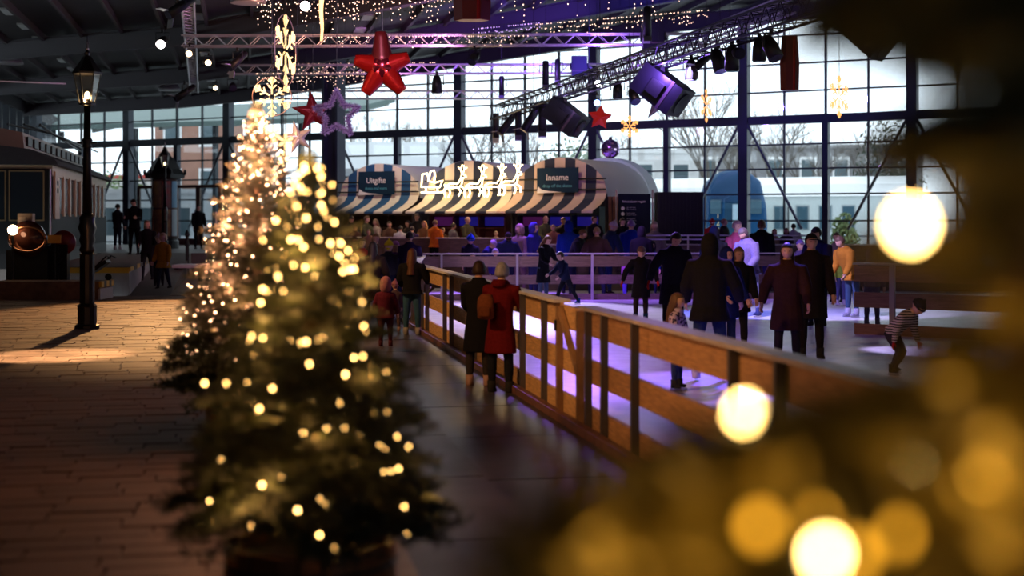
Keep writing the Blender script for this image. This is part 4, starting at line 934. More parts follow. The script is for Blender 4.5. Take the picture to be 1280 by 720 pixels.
# light icicle
loc = P(402, 14, 24); t = thing('icicle_light', 'long vertical glowing light icicle', 'icicle light', loc, group='lit snowflakes')
m = MB(); rd = random.Random(5); m.tube([(.01*math.sin(k), 0, .5-k*.1) for k in range(11)], [.05-.003*k for k in range(11)], 7); m.build('glow_tube', emis('icicle_glow', (1, .6, .24), 2.4), t, True)
MB().lathe([(.03, .5), (.05, .52), (.03, .58)], 8).build('cap', M_black, t); hanger(t, loc, .58)
# mirror ball
loc = P(763, 186, 40); t = thing('mirror_ball', 'mirror ball glowing violet above the white tent', 'mirror ball', loc)
m = MB(); m.ball((0, 0, 0), .27, 20, 14); o = m.build('mirror_tiles', mat('mirror_tiles', (.62, .45, .75), .12, .95), t)
MB().tube([(0, 0, .26), (0, 0, .33)], .05, 8).build('cap', M_black, t); hanger(t, loc, .33)
point(loc+Vector((-.4, -1.2, .4)), 9, (.55, .25, 1), .1)
# ------------------------------------------------------------------ icicle curtains
M_ic = emis('icicle_bulb', (1, .62, .45), 3.2); M_ic2 = emis('icicle_bulb_violet', (.72, .45, 1), 2.2)
def curtain(lb, A, B, n, lmin, lmax, seed, m=None, r=.014):
    rd = random.Random(seed); A, B = Vector(A), Vector(B); t = thing('icicle_curtain', lb, 'string lights', A, group='icicle light curtains')
    wires, bulbs = MB(), MB(); wires.tube([(0, 0, 0), B-A], .006, 4)
    for i in range(n):
        p = (B-A)*((i+rd.random())/n); L = rd.uniform(lmin, lmax)
        wires.tube([p, p-Vector((0, 0, L))], .004, 3, False)
        z = .06
        while z < L: 
            if rd.random() < .85: bulbs.ball(p-Vector((rd.uniform(-.03, .03), 0, z)), r*rd.uniform(.7, 1.3), 5, 4)
            z += rd.uniform(.1, .17)
    wires.build('wires', mat('dark_wire', (.03, .03, .03), .6), t); tag(bulbs.build('bulbs', m or M_ic, t), kind='stuff')
curtain('dense icicle lights at the top left of the ceiling', P(322, -12, 33), P(450, -14, 33), 46, .3, 1.0, 1)
curtain('icicle lights hanging above the big red star', P(440, -14, 34), P(570, -16, 34), 40, .3, .95, 2)
curtain('sparse long icicle strands along the top edge', P(600, -16, 35), P(850, -22, 35), 22, .3, .95, 3)
curtain('icicle lights woven along the long purple truss', P(400, 44, 37.7), P(660, 42, 37.7), 70, .2, .35, 4)
curtain('icicle lights hanging below the middle truss', P(320, 90, 46), P(455, 88, 46), 44, .2, .75, 5)
curtain('icicle lights under the middle truss behind the red star', P(355, 78, 46.6), P(545, 76, 46.6), 50, .15, .35, 6)
curtain('violet icicle lights under the roof beam', P(590, 34, 40), P(675, 26, 39.5), 34, .2, .42, 7, M_ic2)
curtain('band of icicle lights sloping up along the roof beam', P(670, 28, 39.5), P(885, 10, 38), 80, .2, .45, 8)

# ================================================================== outside the glass
M_snow = mat('pale_ground', (.55, .56, .56), .9, noise=.15, scale=.6)
tag(MB().box((0, 150, -.2), (400, 190, .2)).build('ground', M_snow), 'pale ground outside the hall', kind='structure').location = (15, 10, 0)
# blue train
bt = thing('blue_train', 'dark blue rounded train front standing outside the glass', 'train', (X(918, 61), 61, -.1), WYAW*.15)
Mbl = mat('train_blue', (.002, .055, .15), .6, noise=.1, spec=.15)
MB().box((0, 1.4, .3), (2.2, 3.6, .6)).build('bogie', M_black, bt)
prof = [(-1.36, .8), (-1.4, 2.2), (-1.34, 3.0), (-1.1, 4.0), (-.6, 4.4), (0, 4.5), (.6, 4.4), (1.1, 4.0), (1.34, 3.0), (1.4, 2.2), (1.36, .8)]
m = MB(); rings = [(0, 1.0, 0), (-.35, .97, .0), (-.6, .85, .0)]; vs = []
for y, s in ((3.6, 1), (0, 1), (-.4, .97), (-.7, .86)):
    vs += [(x*s, y, .5+(z-.5)*s) for x, z in prof]
n_ = len(prof); m.add(vs, [(i*n_+j, i*n_+j+1, (i+1)*n_+j+1, (i+1)*n_+j) for i in range(3) for j in range(n_-1)]+[tuple(3*n_+j for j in range(n_))]); m.build('body', Mbl, bt, True)
MB().box((0, -.72, 1.8), (.95, .06, 2.5)).build('gangway_door', mat('train_blue_dark', (.008, .05, .10), .3), bt)
for x in (-.52, .52): MB().tube([(x, -.76, .6), (x, -.76, 3.2), (x*.5, -.76, 3.4)], .05, 6).build('door_frame', Mbl, bt)
for x in (-.85, .85): MB().box((x, -.74, 2.9), (.45, .05, .6)).build('cab_window', mat('train_window', (.06, .12, .16), .1), bt)
MB().box((0, -.77, 2.5), (.28, .02, 1.0)).build('door_pane', mat('pale_pane', (.4, .55, .65), .1), bt)
text('1\n2\n4', .3, mat('train_yellow', (.75, .62, .3), .5), bt, (-.75, -.73, 2.2), name='train_number')
for x in (-.9, .9): MB().tube([(x, -.7, .9), (x, -.8, .9)], .12, 12).build('headlamp', M_alu, bt)
# pale carriages
wt = thing('pale_carriage', 'pale white carriage with small dark windows outside the glass', 'train', (X(962, 71), 71, -.1), WYAW)
Mwc = mat('train_white', (.62, .70, .70), .4, noise=.08); Mrw = mat('roof_snow', (.82, .84, .85), .8)
MB().box((2.2, 1.4, 2.05), (9, 2.8, 3.0)).build('body', Mwc, wt); MB().box((2.2, 1.4, .3), (8, 2, .6)).build('bogie', M_black, wt)
MB().prism([(-2.3, y, z) for y, z in ((-.1, 3.5), (.3, 4.1), (1.4, 4.5), (2.5, 4.1), (2.9, 3.5))], (0, 0, 0), (9, 0, 0)).build('roof', Mrw, wt)
for k in range(5):
    MB().box((-.6+k*1.15, -.03, 2.45), (.55, .05, 1.1)).build('window', _m['train_window'], wt); MB().box((-.6+k*1.15, -.02, 2.45), (.68, .04, 1.24)).build('window_frame', mat('frame_grey', (.3, .36, .38), .5), wt)
MB().box((2.2, -.03, 1.55), (9, .03, .05)).build('stripe', _m['train_window'], wt)
MB().tube([(1.0, -.1, .6), (1.0, -.1, 3.0)], .04, 6).build('drain_pipe', M_steel, wt)
w2 = thing('pale_carriage', 'pale snow roofed carriage left of the blue train', 'train', (X(812, 70), 70, -.1), WYAW)
MB().box((2.2, 1.4, .3), (4, 2, .6)).build('bogie', M_black, w2); MB().box((2.1, 1.4, 2.0), (4.6, 2.8, 2.9)).build('body', mat('train_grey_blue', (.35, .45, .5), .4), w2); MB().prism([(-.3, y, z) for y, z in ((-.1, 3.2), (.3, 3.9), (1.4, 4.4), (2.5, 3.9), (2.9, 3.2))], (0, 0, 0), (4.8, 0, 0)).build('roof', Mrw, w2)
for k in range(3): MB().box((.6+k*1.3, -.03, 2.3), (.7, .05, .8)).build('window', _m['train_window'], w2)
text('NS 38', .45, _m['train_yellow'], w2, (2.3, -.06, 2.95), name='train_number')
# houses
def house(lb, px, d, w_, dep, eave, ridge, cw, cr, zb=.0, wins=(3, 2), rz=0, gable=False):
    t = thing('house', lb, 'building', (X(px, d), d, zb), rz, 'buildings outside')
    MB().box((0, dep/2, eave/2), (w_, dep, eave)).build('wall', mat('wall_'+lb[:14], cw, .8, noise=.15, scale=1.5), t)
    if ridge > eave:
        if gable: rp = [(-w_/2-.3, 0, eave), (0, 0, ridge), (w_/2+.3, 0, eave)]; MB().prism(rp, (0, -.3, 0), (0, dep+.3, 0)).build('roof', mat('roof_'+lb[:14], cr, .8), t)
        else: rp = [(0, -.4, eave), (0, dep/2, ridge), (0, dep+.4, eave)]; MB().prism(rp, (-w_/2-.3, 0, 0), (w_/2+.3, 0, 0)).build('roof', mat('roof_'+lb[:14], cr, .8), t)
    else: MB().box((0, dep/2, eave+.1), (w_+.3, dep+.3, .25)).build('roof', mat('roof_'+lb[:14], cr, .8), t)
    nx, nz = wins
    for i in range(nx):
        for j in range(nz):
            x = -w_/2+w_*(i+.5)/nx; z = eave*(j+.55)/nz
            f = MB().box((x, -.04, z), (w_/nx*.52, .06, eave/nz*.55)).build('window', mat('house_frame', (.75, .76, .76), .6), t)
            MB().box((x, -.08, z), (w_/nx*.4, .04, eave/nz*.43)).build('pane', mat('house_pane', (.10, .14, .16), .1), f)
house('cream house with pale hipped roof behind the blue tent', 488, 88, 8.5, 8, 4.9, 7.3, (.74, .66, .52), (.52, .54, .56), wins=(4, 1))
house('pale grey shed with big windows left of the cream house', 440, 77, 3.6, 5, 4.8, 4.8, (.66, .72, .76), (.6, .62, .64), wins=(2, 1))
house('grey brick apartment block behind the white carriage', 1010, 105, 17, 9, 7.6, 7.6, (.24, .24, .25), (.3, .3, .31), wins=(7, 2))
house('small white building with red sign behind the mirror ball', 806, 92, 7, 7, 6.6, 6.6, (.72, .72, .72), (.7, .7, .7), wins=(3, 2))
house('reddish brick tower building behind the entrance', 238, 92, 4.6, 6, 9.2, 9.2, (.36, .19, .14), (.3, .2, .17), wins=(2, 3))
house('white low shop with pale front behind the entrance doors', 205, 86, 9, 5, 3.9, 3.9, (.78, .80, .82), (.7, .7, .72), wins=(4, 1))
house('pale building with red awning left of the entrance', 140, 100, 7, 5, 5.2, 5.2, (.7, .7, .7), (.55, .08, .07), wins=(3, 1))
# platform canopy outside on the left
cn = thing('station_canopy', 'grey ribbed station canopy outside the left windows', 'canopy', (X(170, 74), 74, 0), WYAW)
MB().prism([(-14, 0, 7.2), (11.5, 0, 6.9), (11.5, 7, 8.4), (-14, 7, 8.6)], (0, 0, 0), (0, 0, .25)).build('canopy_roof', mat('canopy_grey', (.10, .15, .14), .6), cn)
for k in range(6): MB().bar((-13+k*4.8, .3, 7.05), (-13+k*4.8, 7, 8.4), .2, .3).build('canopy_rib', mat('canopy_rib', (.3, .34, .33), .6), cn)
for k in range(5): MB().bar((-12+k*5.5, 1, 0), (-12+k*5.5, 1, 7.1), .22, .22, (0, 1, 0)).build('canopy_post', M_steel, cn)
# hillside of shrubs : bushes
def leafy(lb, px, d, zc, r, col, n, seed):
    rd = random.Random(seed); t = thing('bush', lb, 'bush', (X(px, d), d, 0), group='evergreen bushes outside'); m = MB()
    for k in range(n):
        v = Vector((rd.gauss(0, 1), rd.gauss(0, 1), rd.gauss(0, 1))).normalized()*rd.random()**.4; c = Vector((v.x*r, v.y*r*.7, zc+v.z*zc*.9)); a = Vector((rd.gauss(0, 1), rd.gauss(0, 1), rd.gauss(0, 1))).normalized()*.16; b = a.orthogonal().normalized()*.09
        m.add([c-a, c+b, c+a, c-b], [(0, 1, 2, 3)])
    m.build('foliage', mat('leaf_'+str(seed), col, .8), t); MB().tube([(0, 0, 0), (0, 0, zc)], .08, 6).build('stem', M_bark, t)
leafy('green bush behind the middle tent', 715, 80, 3.6, 2.4, (.12, .18, .10), 1500, 1)
leafy('green hedge bush behind the entrance canopy', 142, 96, 3.0, 3.0, (.14, .22, .08), 1200, 2)
leafy('small green bush below the right column', 1056, 60, 1.35, .6, (.12, .17, .06), 500, 3)
leafy('dark evergreen at the far right window', 1112, 84, 4.6, 2.2, (.05, .07, .05), 1300, 4)
# bare trees
M_twig = mat('bare_bark', (.13, .115, .10), .9)
def bare(lb, px, d, H, seed, spread=.55):
    rd = random.Random(seed); t = thing('bare_tree', lb, 'tree', (X(px, d), d, 0), group='bare trees outside')
    tr = MB(); br = MB()
    def grow(p, v, L, r, lv, tgt):
        q = p+v*L*.5+Vector((rd.gauss(0, .03), rd.gauss(0, .03), 0))*L; e = p+v*L+Vector((rd.gauss(0, .05), rd.gauss(0, .05), 0))*L
        (tr if lv == 0 else br).tube([p, q, e], [r, r*.85, r*.68], 5 if lv < 2 else 3, False)
        if lv >= 5: return
        for k in range(3 if lv else 4):
            ax = Vector((rd.gauss(0, 1), rd.gauss(0, 1), rd.gauss(0, .4))).normalized(); nv = (v+ax*spread*rd.uniform(.6, 1.2)+Vector((0, 0, .12))).normalized()
            grow(p.lerp(e, rd.uniform(.55, 1)), nv, L*rd.uniform(.62, .8), r*.56, lv+1, tgt)
    grow(Vector((0, 0, 0)), Vector((0, 0, 1)), H*.32, H*.016, 0, None)
    tr.build('trunk', M_twig, t); br.build('branches', M_twig, t)
for i, (px, d, H) in enumerate(((592, 82, 10.5), (648, 96, 11), (872, 86, 13), (930, 98, 12), (960, 84, 11), (700, 110, 10), (1010, 90, 10), (1088, 97, 11), (520, 120, 14), (450, 125, 14), (780, 120, 12), (850, 130, 12))):
    bare(['bare tree behind the column right of the big red star', 'tall bare tree between the two left columns', 'bare tree with a nest left of the main column', 'bare tree directly behind the main column', 'fine branched bare tree right of the main column', 'distant bare tree behind the white tent', 'bare tree behind the dark red lantern', 'bare tree behind the orange snowflake', 'far pale bare tree above the cream house', 'far bare tree behind the blue tent', 'far bare tree behind the mirror ball', 'far bare tree above the snow roofed carriage'][i], px, d, H, 20+i)
# ================================================================== people
def skinmat(k): return mat('skin_%d' % k, [(.55, .33, .24), (.46, .26, .18), (.62, .40, .31)][k], .55)
M_eye = mat('eye_dark', (.02, .015, .012), .2); M_lip = mat('lips', (.38, .13, .12), .5)
def cloth(c):
    if isinstance(c, str):
        if c in _m: return _m[c]
        m = mat(c, (.1, .1, .1), .85, spec=.12); nt = m.node_tree; b = nt.nodes['Principled BSDF']; tc = nt.nodes.new('ShaderNodeTexCoord'); rp = nt.nodes.new('ShaderNodeValToRGB')
        if c == 'striped_knit': tx = nt.nodes.new('ShaderNodeTexWave'); tx.bands_direction = 'Z'; tx.inputs['Scale'].default_value = 9; cols = ((.02, .02, .03), (.42, .38, .42))
        else: tx = nt.nodes.new('ShaderNodeTexVoronoi'); tx.inputs['Scale'].default_value = 24; cols = ((.03, .02, .08), (.5, .4, .62))
        nt.links.new(tc.outputs['Object'], tx.inputs['Vector']); nt.links.new(tx.outputs[0], rp.inputs[0]); nt.links.new(rp.outputs[0], b.inputs['Base Color'])
        rp.color_ramp.interpolation = 'CONSTANT'; rp.color_ramp.elements[0].color = (*cols[0], 1); rp.color_ramp.elements[1].color = (*cols[1], 1); rp.color_ramp.elements[1].position = .45
        return m
    return mat('cloth_%02d_%02d_%02d' % tuple(int(q*255) for q in c), c, .9, noise=.25, scale=30, spec=.12)
def hairm(c): return mat('hair_%02d_%02d_%02d' % tuple(int(q*255) for q in c), c, .55, noise=.5, scale=40, stretch=(1, 1, .15), bump=.5, spec=.3)
BATCH = []     # (temp object, finisher)
def head_geo(mb, c, r, f, u, hh, far=False):
    """head of height hh centred at c in frame right r, forward f, up u. mats: 0 skin 1 eye 2 lips"""
    n, m = (16, 12) if far else (26, 20); w, dp, h = hh*.365, hh*.44, hh*.5; vs, sk = [], []
    def g(d, q, s): return math.exp(-((d[0]-q[0])**2+(d[1]-q[1])**2+(d[2]-q[2])**2)/(2*s*s))
    def place(x, y, z):
        d = (x, y, z); X_, Y_, Z_ = x*w, y*dp, z*h
        if z < -.1: k = min(1, (-.1-z)/.9); X_ *= 1-.32*k; Y_ = Y_*(1-.1*k) if y < 0 else Y_*(1+.0*k)
        if y < 0 and z < -.3: Y_ *= .8
        bump = .17*g(d, (0, .98, -.2), .11)+.10*g(d, (0, .99, -.02), .09)+.07*g(d, (0, .75, -.78), .22)+.04*g(d, (0, .93, -.5), .12)
        bump -= .07*(g(d, (.33, .93, .04), .13)+g(d, (-.33, .93, .04), .13)); bump += .03*(g(d, (.36, .88, .2), .14)+g(d, (-.36, .88, .2), .14))
        Y_ += bump*hh*.5
        return c+r*X_+f*Y_+u*Z_
    vs.append(place(0, 0, 1))
    for i in range(1, m):
        a = math.pi*i/m
        for j in range(n): t = 2*math.pi*j/n; vs.append(place(math.sin(a)*math.cos(t), math.sin(a)*math.sin(t), math.cos(a)))
    vs.append(place(0, 0, -1)); e = len(vs)-1
    fs = [(0, 1+j, 1+(j+1) % n) for j in range(n)]+[(1+i*n+j, 1+(i+1)*n+j, 1+(i+1)*n+(j+1) % n, 1+i*n+(j+1) % n) for i in range(m-2) for j in range(n)]+[(e, 1+(m-2)*n+(j+1) % n, 1+(m-2)*n+j) for j in range(n)]
    mb.m = 0; mb.add(vs, fs)
    for s in (-1, 1):
        mb.m = 0; mb.ball(c+r*w*.98*s-f*dp*.05-u*h*.05, (hh*.03, hh*.05, hh*.075), 6, 5)
        mb.m = 1; mb.ball(c+r*w*.36*s+f*dp*.86+u*h*.03, hh*.036, 6, 4)
    mb.m = 2; mb.loft([(c+f*dp*(.93-.25*abs(q))-u*h*.46+r*hh*.1*q, u*hh*.018*(1.2-abs(q)), f*hh*.03) for q in (-1, -.5, 0, .5, 1)], 6)
    mb.m = 0
def hair_geo(c, r, f, u, hh, style):
    mb = MB(); n, m = 20, 14; w, dp, h = hh*.41, hh*.49, hh*.545; vs = []
    for i in range(m+1):
        a = math.pi*i/m
        for j in range(n):
            t = 2*math.pi*j/n; x, y, z = math.sin(a)*math.cos(t), math.sin(a)*math.sin(t), math.cos(a); k = 1; dz = 0; bx = 1
            lim = {'short': (.42, -.25), 'long': (.38, -2), 'bob': (.38, -.75), 'beanie': (.30, .05), 'cap': (.34, .12), 'hood': (.5, -2), 'helmet': (.28, -.12), 'bald': (2, -.1), 'pony': (.42, -.4)}[style]
            face = y > .1 and z < lim[0] and abs(x) < (.86 if style != 'hood' else .72)
            if face: k = .72
            if z < lim[1]: k = min(k, .72)
            if style == 'bald' and z > .35: k = .72
            if style in ('long', 'hood') and z < 0 and not face: dz = z*(1.25 if style == 'long' else .25)*hh; bx = 1.0+(.42 if style == 'long' else .2)*(-z)+(.05*math.sin(5*t+9*z) if style == 'long' else 0)
            if style == 'long' and y < 0 and z < -.3: bx = 1.22
            if style == 'bob' and z < -.1 and not face: bx = 1.12
            s = {'beanie': 1.06, 'hood': 1.17, 'helmet': 1.1}.get(style, 1)
            ww = math.sin(a) if face or not (style == 'long' and z < -.2) else max(math.sin(a), .78)
            x2 = ww*math.cos(t); y2 = ww*math.sin(t)
            bo = .42*hh*max(0, -z) if style == 'long' and not face else 0
            vs.append(c+r*x2*w*k*s*bx+f*(y2*dp*k*s*bx-hh*.03-bo)+u*(z*h*k*s+dz))
    mb.add(vs, [(i*n+j, (i+1)*n+j, (i+1)*n+(j+1) % n, i*n+(j+1) % n) for i in range(m) for j in range(n)])
    if style == 'beanie': mb.ball(c+u*hh*.62, hh*.11, 8, 6); mb.loft([(c+u*hh*z-f*hh*.02, r*w*1.1, f*dp*1.1) for z in (.06, .17)], 18)
    if style == 'cap': mb.loft([(c+f*dp*q+u*hh*(.16-.04*(q-.8)), r*w*.75*(1.25-.5*(q-.8)/.9), u*hh*.02) for q in (.8, 1.2, 1.6)], 10)
    if style == 'pony': mb.tube([c-f*dp*1.0+u*hh*.1, c-f*dp*1.35-u*hh*.15, c-f*dp*1.2-u*hh*.7], [hh*.09, hh*.12, hh*.03], 8)
    return mb
def hand_geo(mb, w0, d, pn, s, side):
    """hand at wrist w0 along d, palm normal pn, length s"""
    d = d.normalized(); pn = (pn-d*pn.dot(d)).normalized(); sd = d.cross(pn)*side
    mb.loft([(w0+d*s*q, sd*s*a, pn*s*b) for q, a, b in ((-.15, .13, .11), (.05, .17, .11), (.28, .24, .10), (.48, .23, .08), (.52, .2, .06))], 8)
    for k, (o, L) in enumerate(((-.17, .40), (-.06, .46), (.06, .43), (.16, .34))):
        b0 = w0+d*s*.46+sd*s*o; b1 = b0+d*s*L*.5+pn*s*.04+sd*s*o*.12; b2 = b1+(d*.75+pn*.55).normalized()*s*L*.5
        mb.tube([b0, b1, b2], [s*.055, s*.05, s*.038], 5)
    t0 = w0+d*s*.1-sd*s*.18; t1 = t0+(d*.6-sd*.7+pn*.3).normalized()*s*.24; t2 = t1+(d*.95+pn*.3).normalized()*s*.2
    mb.tube([t0, t1, t2], [s*.07, s*.06, s*.045], 5)
NP = [0]
def person(label, px, d, h, zg, yaw, coat=(.02, .02, .022), legs=(.03, .04, .07), hair='short', hc=(.05, .03, .02), hem=.46, lean=0, kid=0, arms=((8, 10, 12), (8, 10, 12)), lg=((0, 0), (0, 0)),
           skin=0, glove=None, foot=None, skate=False, hlook=0, hyaw=0, bulk=1.0, far=False, group='people in the hall', hood=None, scarf=None, x=None, heady=None, vox=None, collar=True, spread=4, hat=None):
    if heady is not None: h = CAMZ-zg-(heady-HZ)*d/F
    loc = (X(px, d) if x is None else x, d, zg); root = thing('person', label, 'person', loc, R(yaw), group); NP[0] += 1
    K = 1-.0*kid; hh = h*(.132+.05*kid); hz = h*(.5-.05*kid); tl = h-hz-hh*.98        # torso incl. neck
    cl, sl = math.cos(R(lean)), math.sin(R(lean)); r = Vector((1, 0, 0)); f = Vector((0, -cl, -sl)); u = Vector((0, -sl, cl)); pz = Vector((0, 0, 1)); pf = Vector((0, -1, 0))
    th, shk = hz*.49, hz*.45; ft = hz*.06
    # legs first to find pelvis height
    L = []
    for i, s in enumerate((-1, 1)):
        a, kb = lg[i]; sp = R(spread)*s; hip = Vector((s*.05*h, 0, 0))
        d1 = Vector((math.sin(sp), -math.sin(R(a)), -math.cos(R(a)))).normalized(); kn = hip+d1*th
        d2 = Vector((math.sin(sp)*.4, -math.sin(R(a-kb)), -math.cos(R(a-kb)))).normalized(); an = kn+d2*shk; L.append([hip, kn, an])
    low = min(q[2].z for q in L); P0 = Vector((0, sl*h*.10, -low+ft+(.045 if skate else 0)))
    for q in L:
        for k in range(3): q[k] = q[k]+P0
    T = lambda a, b, c: P0+r*a*h+f*b*h+u*c
    shw = .108-.012*kid; sh_c = tl*.80; body = MB(); coatm = MB(); W = (1+.1*kid)
    sec = [(-.05, .075, .055), (.02, .088, .062), (.25, .080, .058), (.5, .086, .062), (.72, .098, .062), (.86, .085, .05), (.95, .04, .036), (1.06, .032, .034)]
    body.loft([(T(0, 0, tl*q), r*a*h*W, f*b*h*W) for q, a, b in sec], 12)
    for hip, kn, an in L:
        body.tube([hip+pz*.02*h, hip.lerp(kn, .4), kn, kn.lerp(an, .35), an, an-pz*ft*.4], [.055*h, .052*h, .038*h, .038*h, .024*h, .024*h], 10)
        body.loft([(an+pf*q*h-pz*ft*b, r*a*h, pz*c*h) for q, a, b, c in ((-.035, .018, .5, .018), (0, .024, .45, .028), (.05, .026, .6, .02), (.085, .02, .7, .012))], 8)
    hands = []
    AR = []
    for i, s in enumerate((-1, 1)):
        pa, ab, el = arms[i]; S = T(s*shw, 0, sh_c)
        d1 = (f*math.sin(R(pa))*math.cos(R(ab))+r*s*math.sin(R(ab))-u*math.cos(R(pa))*math.cos(R(ab))).normalized(); E = S+d1*h*.165
        p2 = pa+el; ab2 = ab*.5-el*.18
        d2 = (f*math.sin(R(p2))*math.cos(R(ab2))+r*s*math.sin(R(ab2))-u*math.cos(R(p2))*math.cos(R(ab2))).normalized(); Wr = E+d2*h*.135
        body.tube([S, E, Wr], [.034*h, .026*h, .018*h], 8); AR.append((S, E, Wr)); hands.append((Wr, d2, s))
    # coat: torso shell, hem, sleeves
    bk = .016*h*bulk
    rings = []; hemd = hz/h-hem  # how far the coat goes below the hip, in h
    if hem < .5*(1 if not kid else .9):
        mx = (L[0][1]+L[1][1])/2
        for q in (1, .66, .33):
            zz = P0.z-hemd*h*q; c = P0.lerp(Vector((mx.x, mx.y, mx.z)), max(0, min(1, (P0.z-zz)/max(.01, (P0.z-mx.z))))*.8); c.z = zz
            stride = abs(L[0][1].y-L[1][1].y)*.35*q
            rings.append((c, r*((.094+.02*q)*h*W+bk), pf*((.070+.018*q)*h*W+bk+stride)))
    for q, a, b in sec[1:6]: rings.append((T(0, 0, tl*q), r*(a*h*W+bk), f*(b*h*W+bk)))
    rings.append((T(0, 0, tl*.94), r*(.05*h+bk*.6), f*(.046*h+bk*.6)))
    if collar: rings.append((T(0, 0, tl*1.0), r*(.046*h+bk*.3), f*(.046*h+bk*.3)))
    coatm.loft(rings, 14)
    for S, E, Wr in AR:
        coatm.tube([S-r*(S-P0).x*.25, S, S.lerp(E, .5), E, E.lerp(Wr, .6), Wr], [.04*h, .044*h+bk*.4, .038*h+bk*.5, .034*h+bk*.45, .029*h+bk*.4, .024*h+bk*.3], 9)
    # finishing
    vx = vox or (.026 if far else .017)
    hp_, hy_ = R(hlook), R(hyaw); hu = (u*math.cos(hp_)+f*math.sin(hp_)); hf = (f*math.cos(hp_)-u*math.sin(hp_)); hr = r
    if hyaw: q = Matrix.Rotation(hy_, 3, hu); hf = q @ hf; hr = q @ hr
    hcn = T(0, 0, tl*1.0)+hu*hh*.5+hf*hh*.06
    ms = [skinmat(skin), M_eye, M_lip, cloth(legs), cloth(foot or (.03, .028, .028)), cloth(glove) if glove else skinmat(skin)]
    ank = [q[2] for q in L]; nk = T(0, 0, tl*.98)
    def fin_body(me):
        nv = len(me.vertices); co = np.empty(nv*3); me.vertices.foreach_get('co', co); co = co.reshape(-1, 3); m = MB(); m.v = [tuple(q) for q in co]
        for p in me.polygons:
            c = p.center; k = 3
            if (c-nk).length < .07*h and c.z > nk.z-.06*h: k = 0
            elif min((c-a_).length for a_ in ank) < .10*h and c.z < ank[0].z+.03*h and c.z < min(a_.z for a_ in ank)+.6*h and any(c.z < a_.z+.012*h and (c-a_).length < .11*h for a_ in ank): k = 4
            m.f.append(tuple(p.vertices)); m.mi.append(k)
        head_geo(m, hcn, hr, hf, hu, hh, far); m.m = 5
        for Wr, d2, s in hands: hand_geo(m, Wr, d2, (-r*s*.8+f*.5), h*.098, s)
        m.build('body', ms, root, True)
    def fin_coat(me):
        me.materials.clear(); me.materials.append(cloth(coat)); me.polygons.foreach_set('use_smooth', [True]*len(me.polygons)); put('coat', me, root)
    for mb, fin in ((body, fin_body), (coatm, fin_coat)):
        o = put('tmp', mb.mesh('tmp', [])); md = o.modifiers.new('r', 'REMESH'); md.mode = 'VOXEL'; md.voxel_size = vx; sm = o.modifiers.new('s', 'SMOOTH'); sm.factor = .5; sm.iterations = 2 if far else 3
        BATCH.append((o, fin))
    nm = {'beanie': 'woolly_hat', 'cap': 'cap', 'hood': 'hood', 'helmet': 'helmet'}.get(hair, 'hair')
    hair_geo(hcn, hr, hf, hu, hh, hair).build(nm, cloth(hc) if nm != 'hair' else hairm(hc), root, True)
    if nm != 'hair' and hat: hair_geo(hcn, hr, hf, hu, hh*.97, hat[0]).build('hair', hairm(hat[1]), root, True)
    if hood: 
        m = MB(); m.loft([(T(0, -.05-.02*q, tl*(1.0-.14*q)), r*h*(.05+.015*math.sin(q*3)), f*h*(.03+.015*math.sin(q*3))) for q in (0, .4, .8, 1.2)], 12); m.build('hood', cloth(hood), root, True)
    if scarf:
        m = MB(); m.loft([(T(0, .006, tl*q), r*h*a, f*h*a) for q, a in ((.88, .052), (.92, .062), (.99, .06), (1.03, .05))], 14); m.build('scarf', cloth(scarf), root, True)
    if skate or foot:
        for an, s in zip(ank, (-1, 1)):
            m = MB(); m.loft([(an+pf*q*h+pz*z*h, r*a*h, pf*b*h) for q, z, a, b in ((0, .055, .034, .038), (0, .0, .032, .036), (.012, -.02, .032, .05), (.022, -.034, .03, .058))], 10)
            o = m.build('skate' if skate else 'shoe', cloth(foot or (.03, .03, .035)), root, True)
            if skate:
                m2 = MB(); m2.box(an+pf*.022*h+pz*(-ft-.03), (.006, .135*h, .03)); m2.build('blade', mat('blade_steel', (.6, .6, .65), .2, .9), o)
    return root
def bag(label, px, d, z, yaw, c, s=1.0, group='backpacks'):
    t = thing('backpack', label, 'backpack', (X(px, d), d, z), R(yaw), group); m = MB()
    m.loft([((0, 0, zz*s), (a*s, 0, 0), (0, b*s, 0)) for zz, a, b in ((0, .10, .05), (.03, .135, .075), (.2, .14, .085), (.34, .125, .07), (.4, .07, .03))], 12); m.build('pack', cloth(c), t, True)
    m = MB(); m.loft([((0, -.08*s, zz*s), (a*s, 0, 0), (0, .03*s, 0)) for zz, a in ((.04, .09), (.07, .105), (.17, .1), (.2, .08))], 10); m.build('pocket', cloth(tuple(q*.8 for q in c)), t, True)
    for sx in (-1, 1): MB().tube([(sx*.08*s, .06*s, .38*s), (sx*.09*s, .14*s, .3*s), (sx*.08*s, .07*s, .05*s)], .012*s, 5).build('strap', cloth((.02, .02, .02)), t)
BK, NV, JN = (.008, .008, .010), (.012, .016, .045), (.035, .07, .15)
BR, BL, GY, AU = (.05, .025, .012), (.40, .26, .12), (.34, .34, .38), (.10, .035, .012)
g_w, g_i, g_t, g_l = 'visitors on the walkway', 'skaters on the ice', 'people on the terrace', 'visitors near the entrance'
rest = ((25, 8, 40), (25, 8, 40))
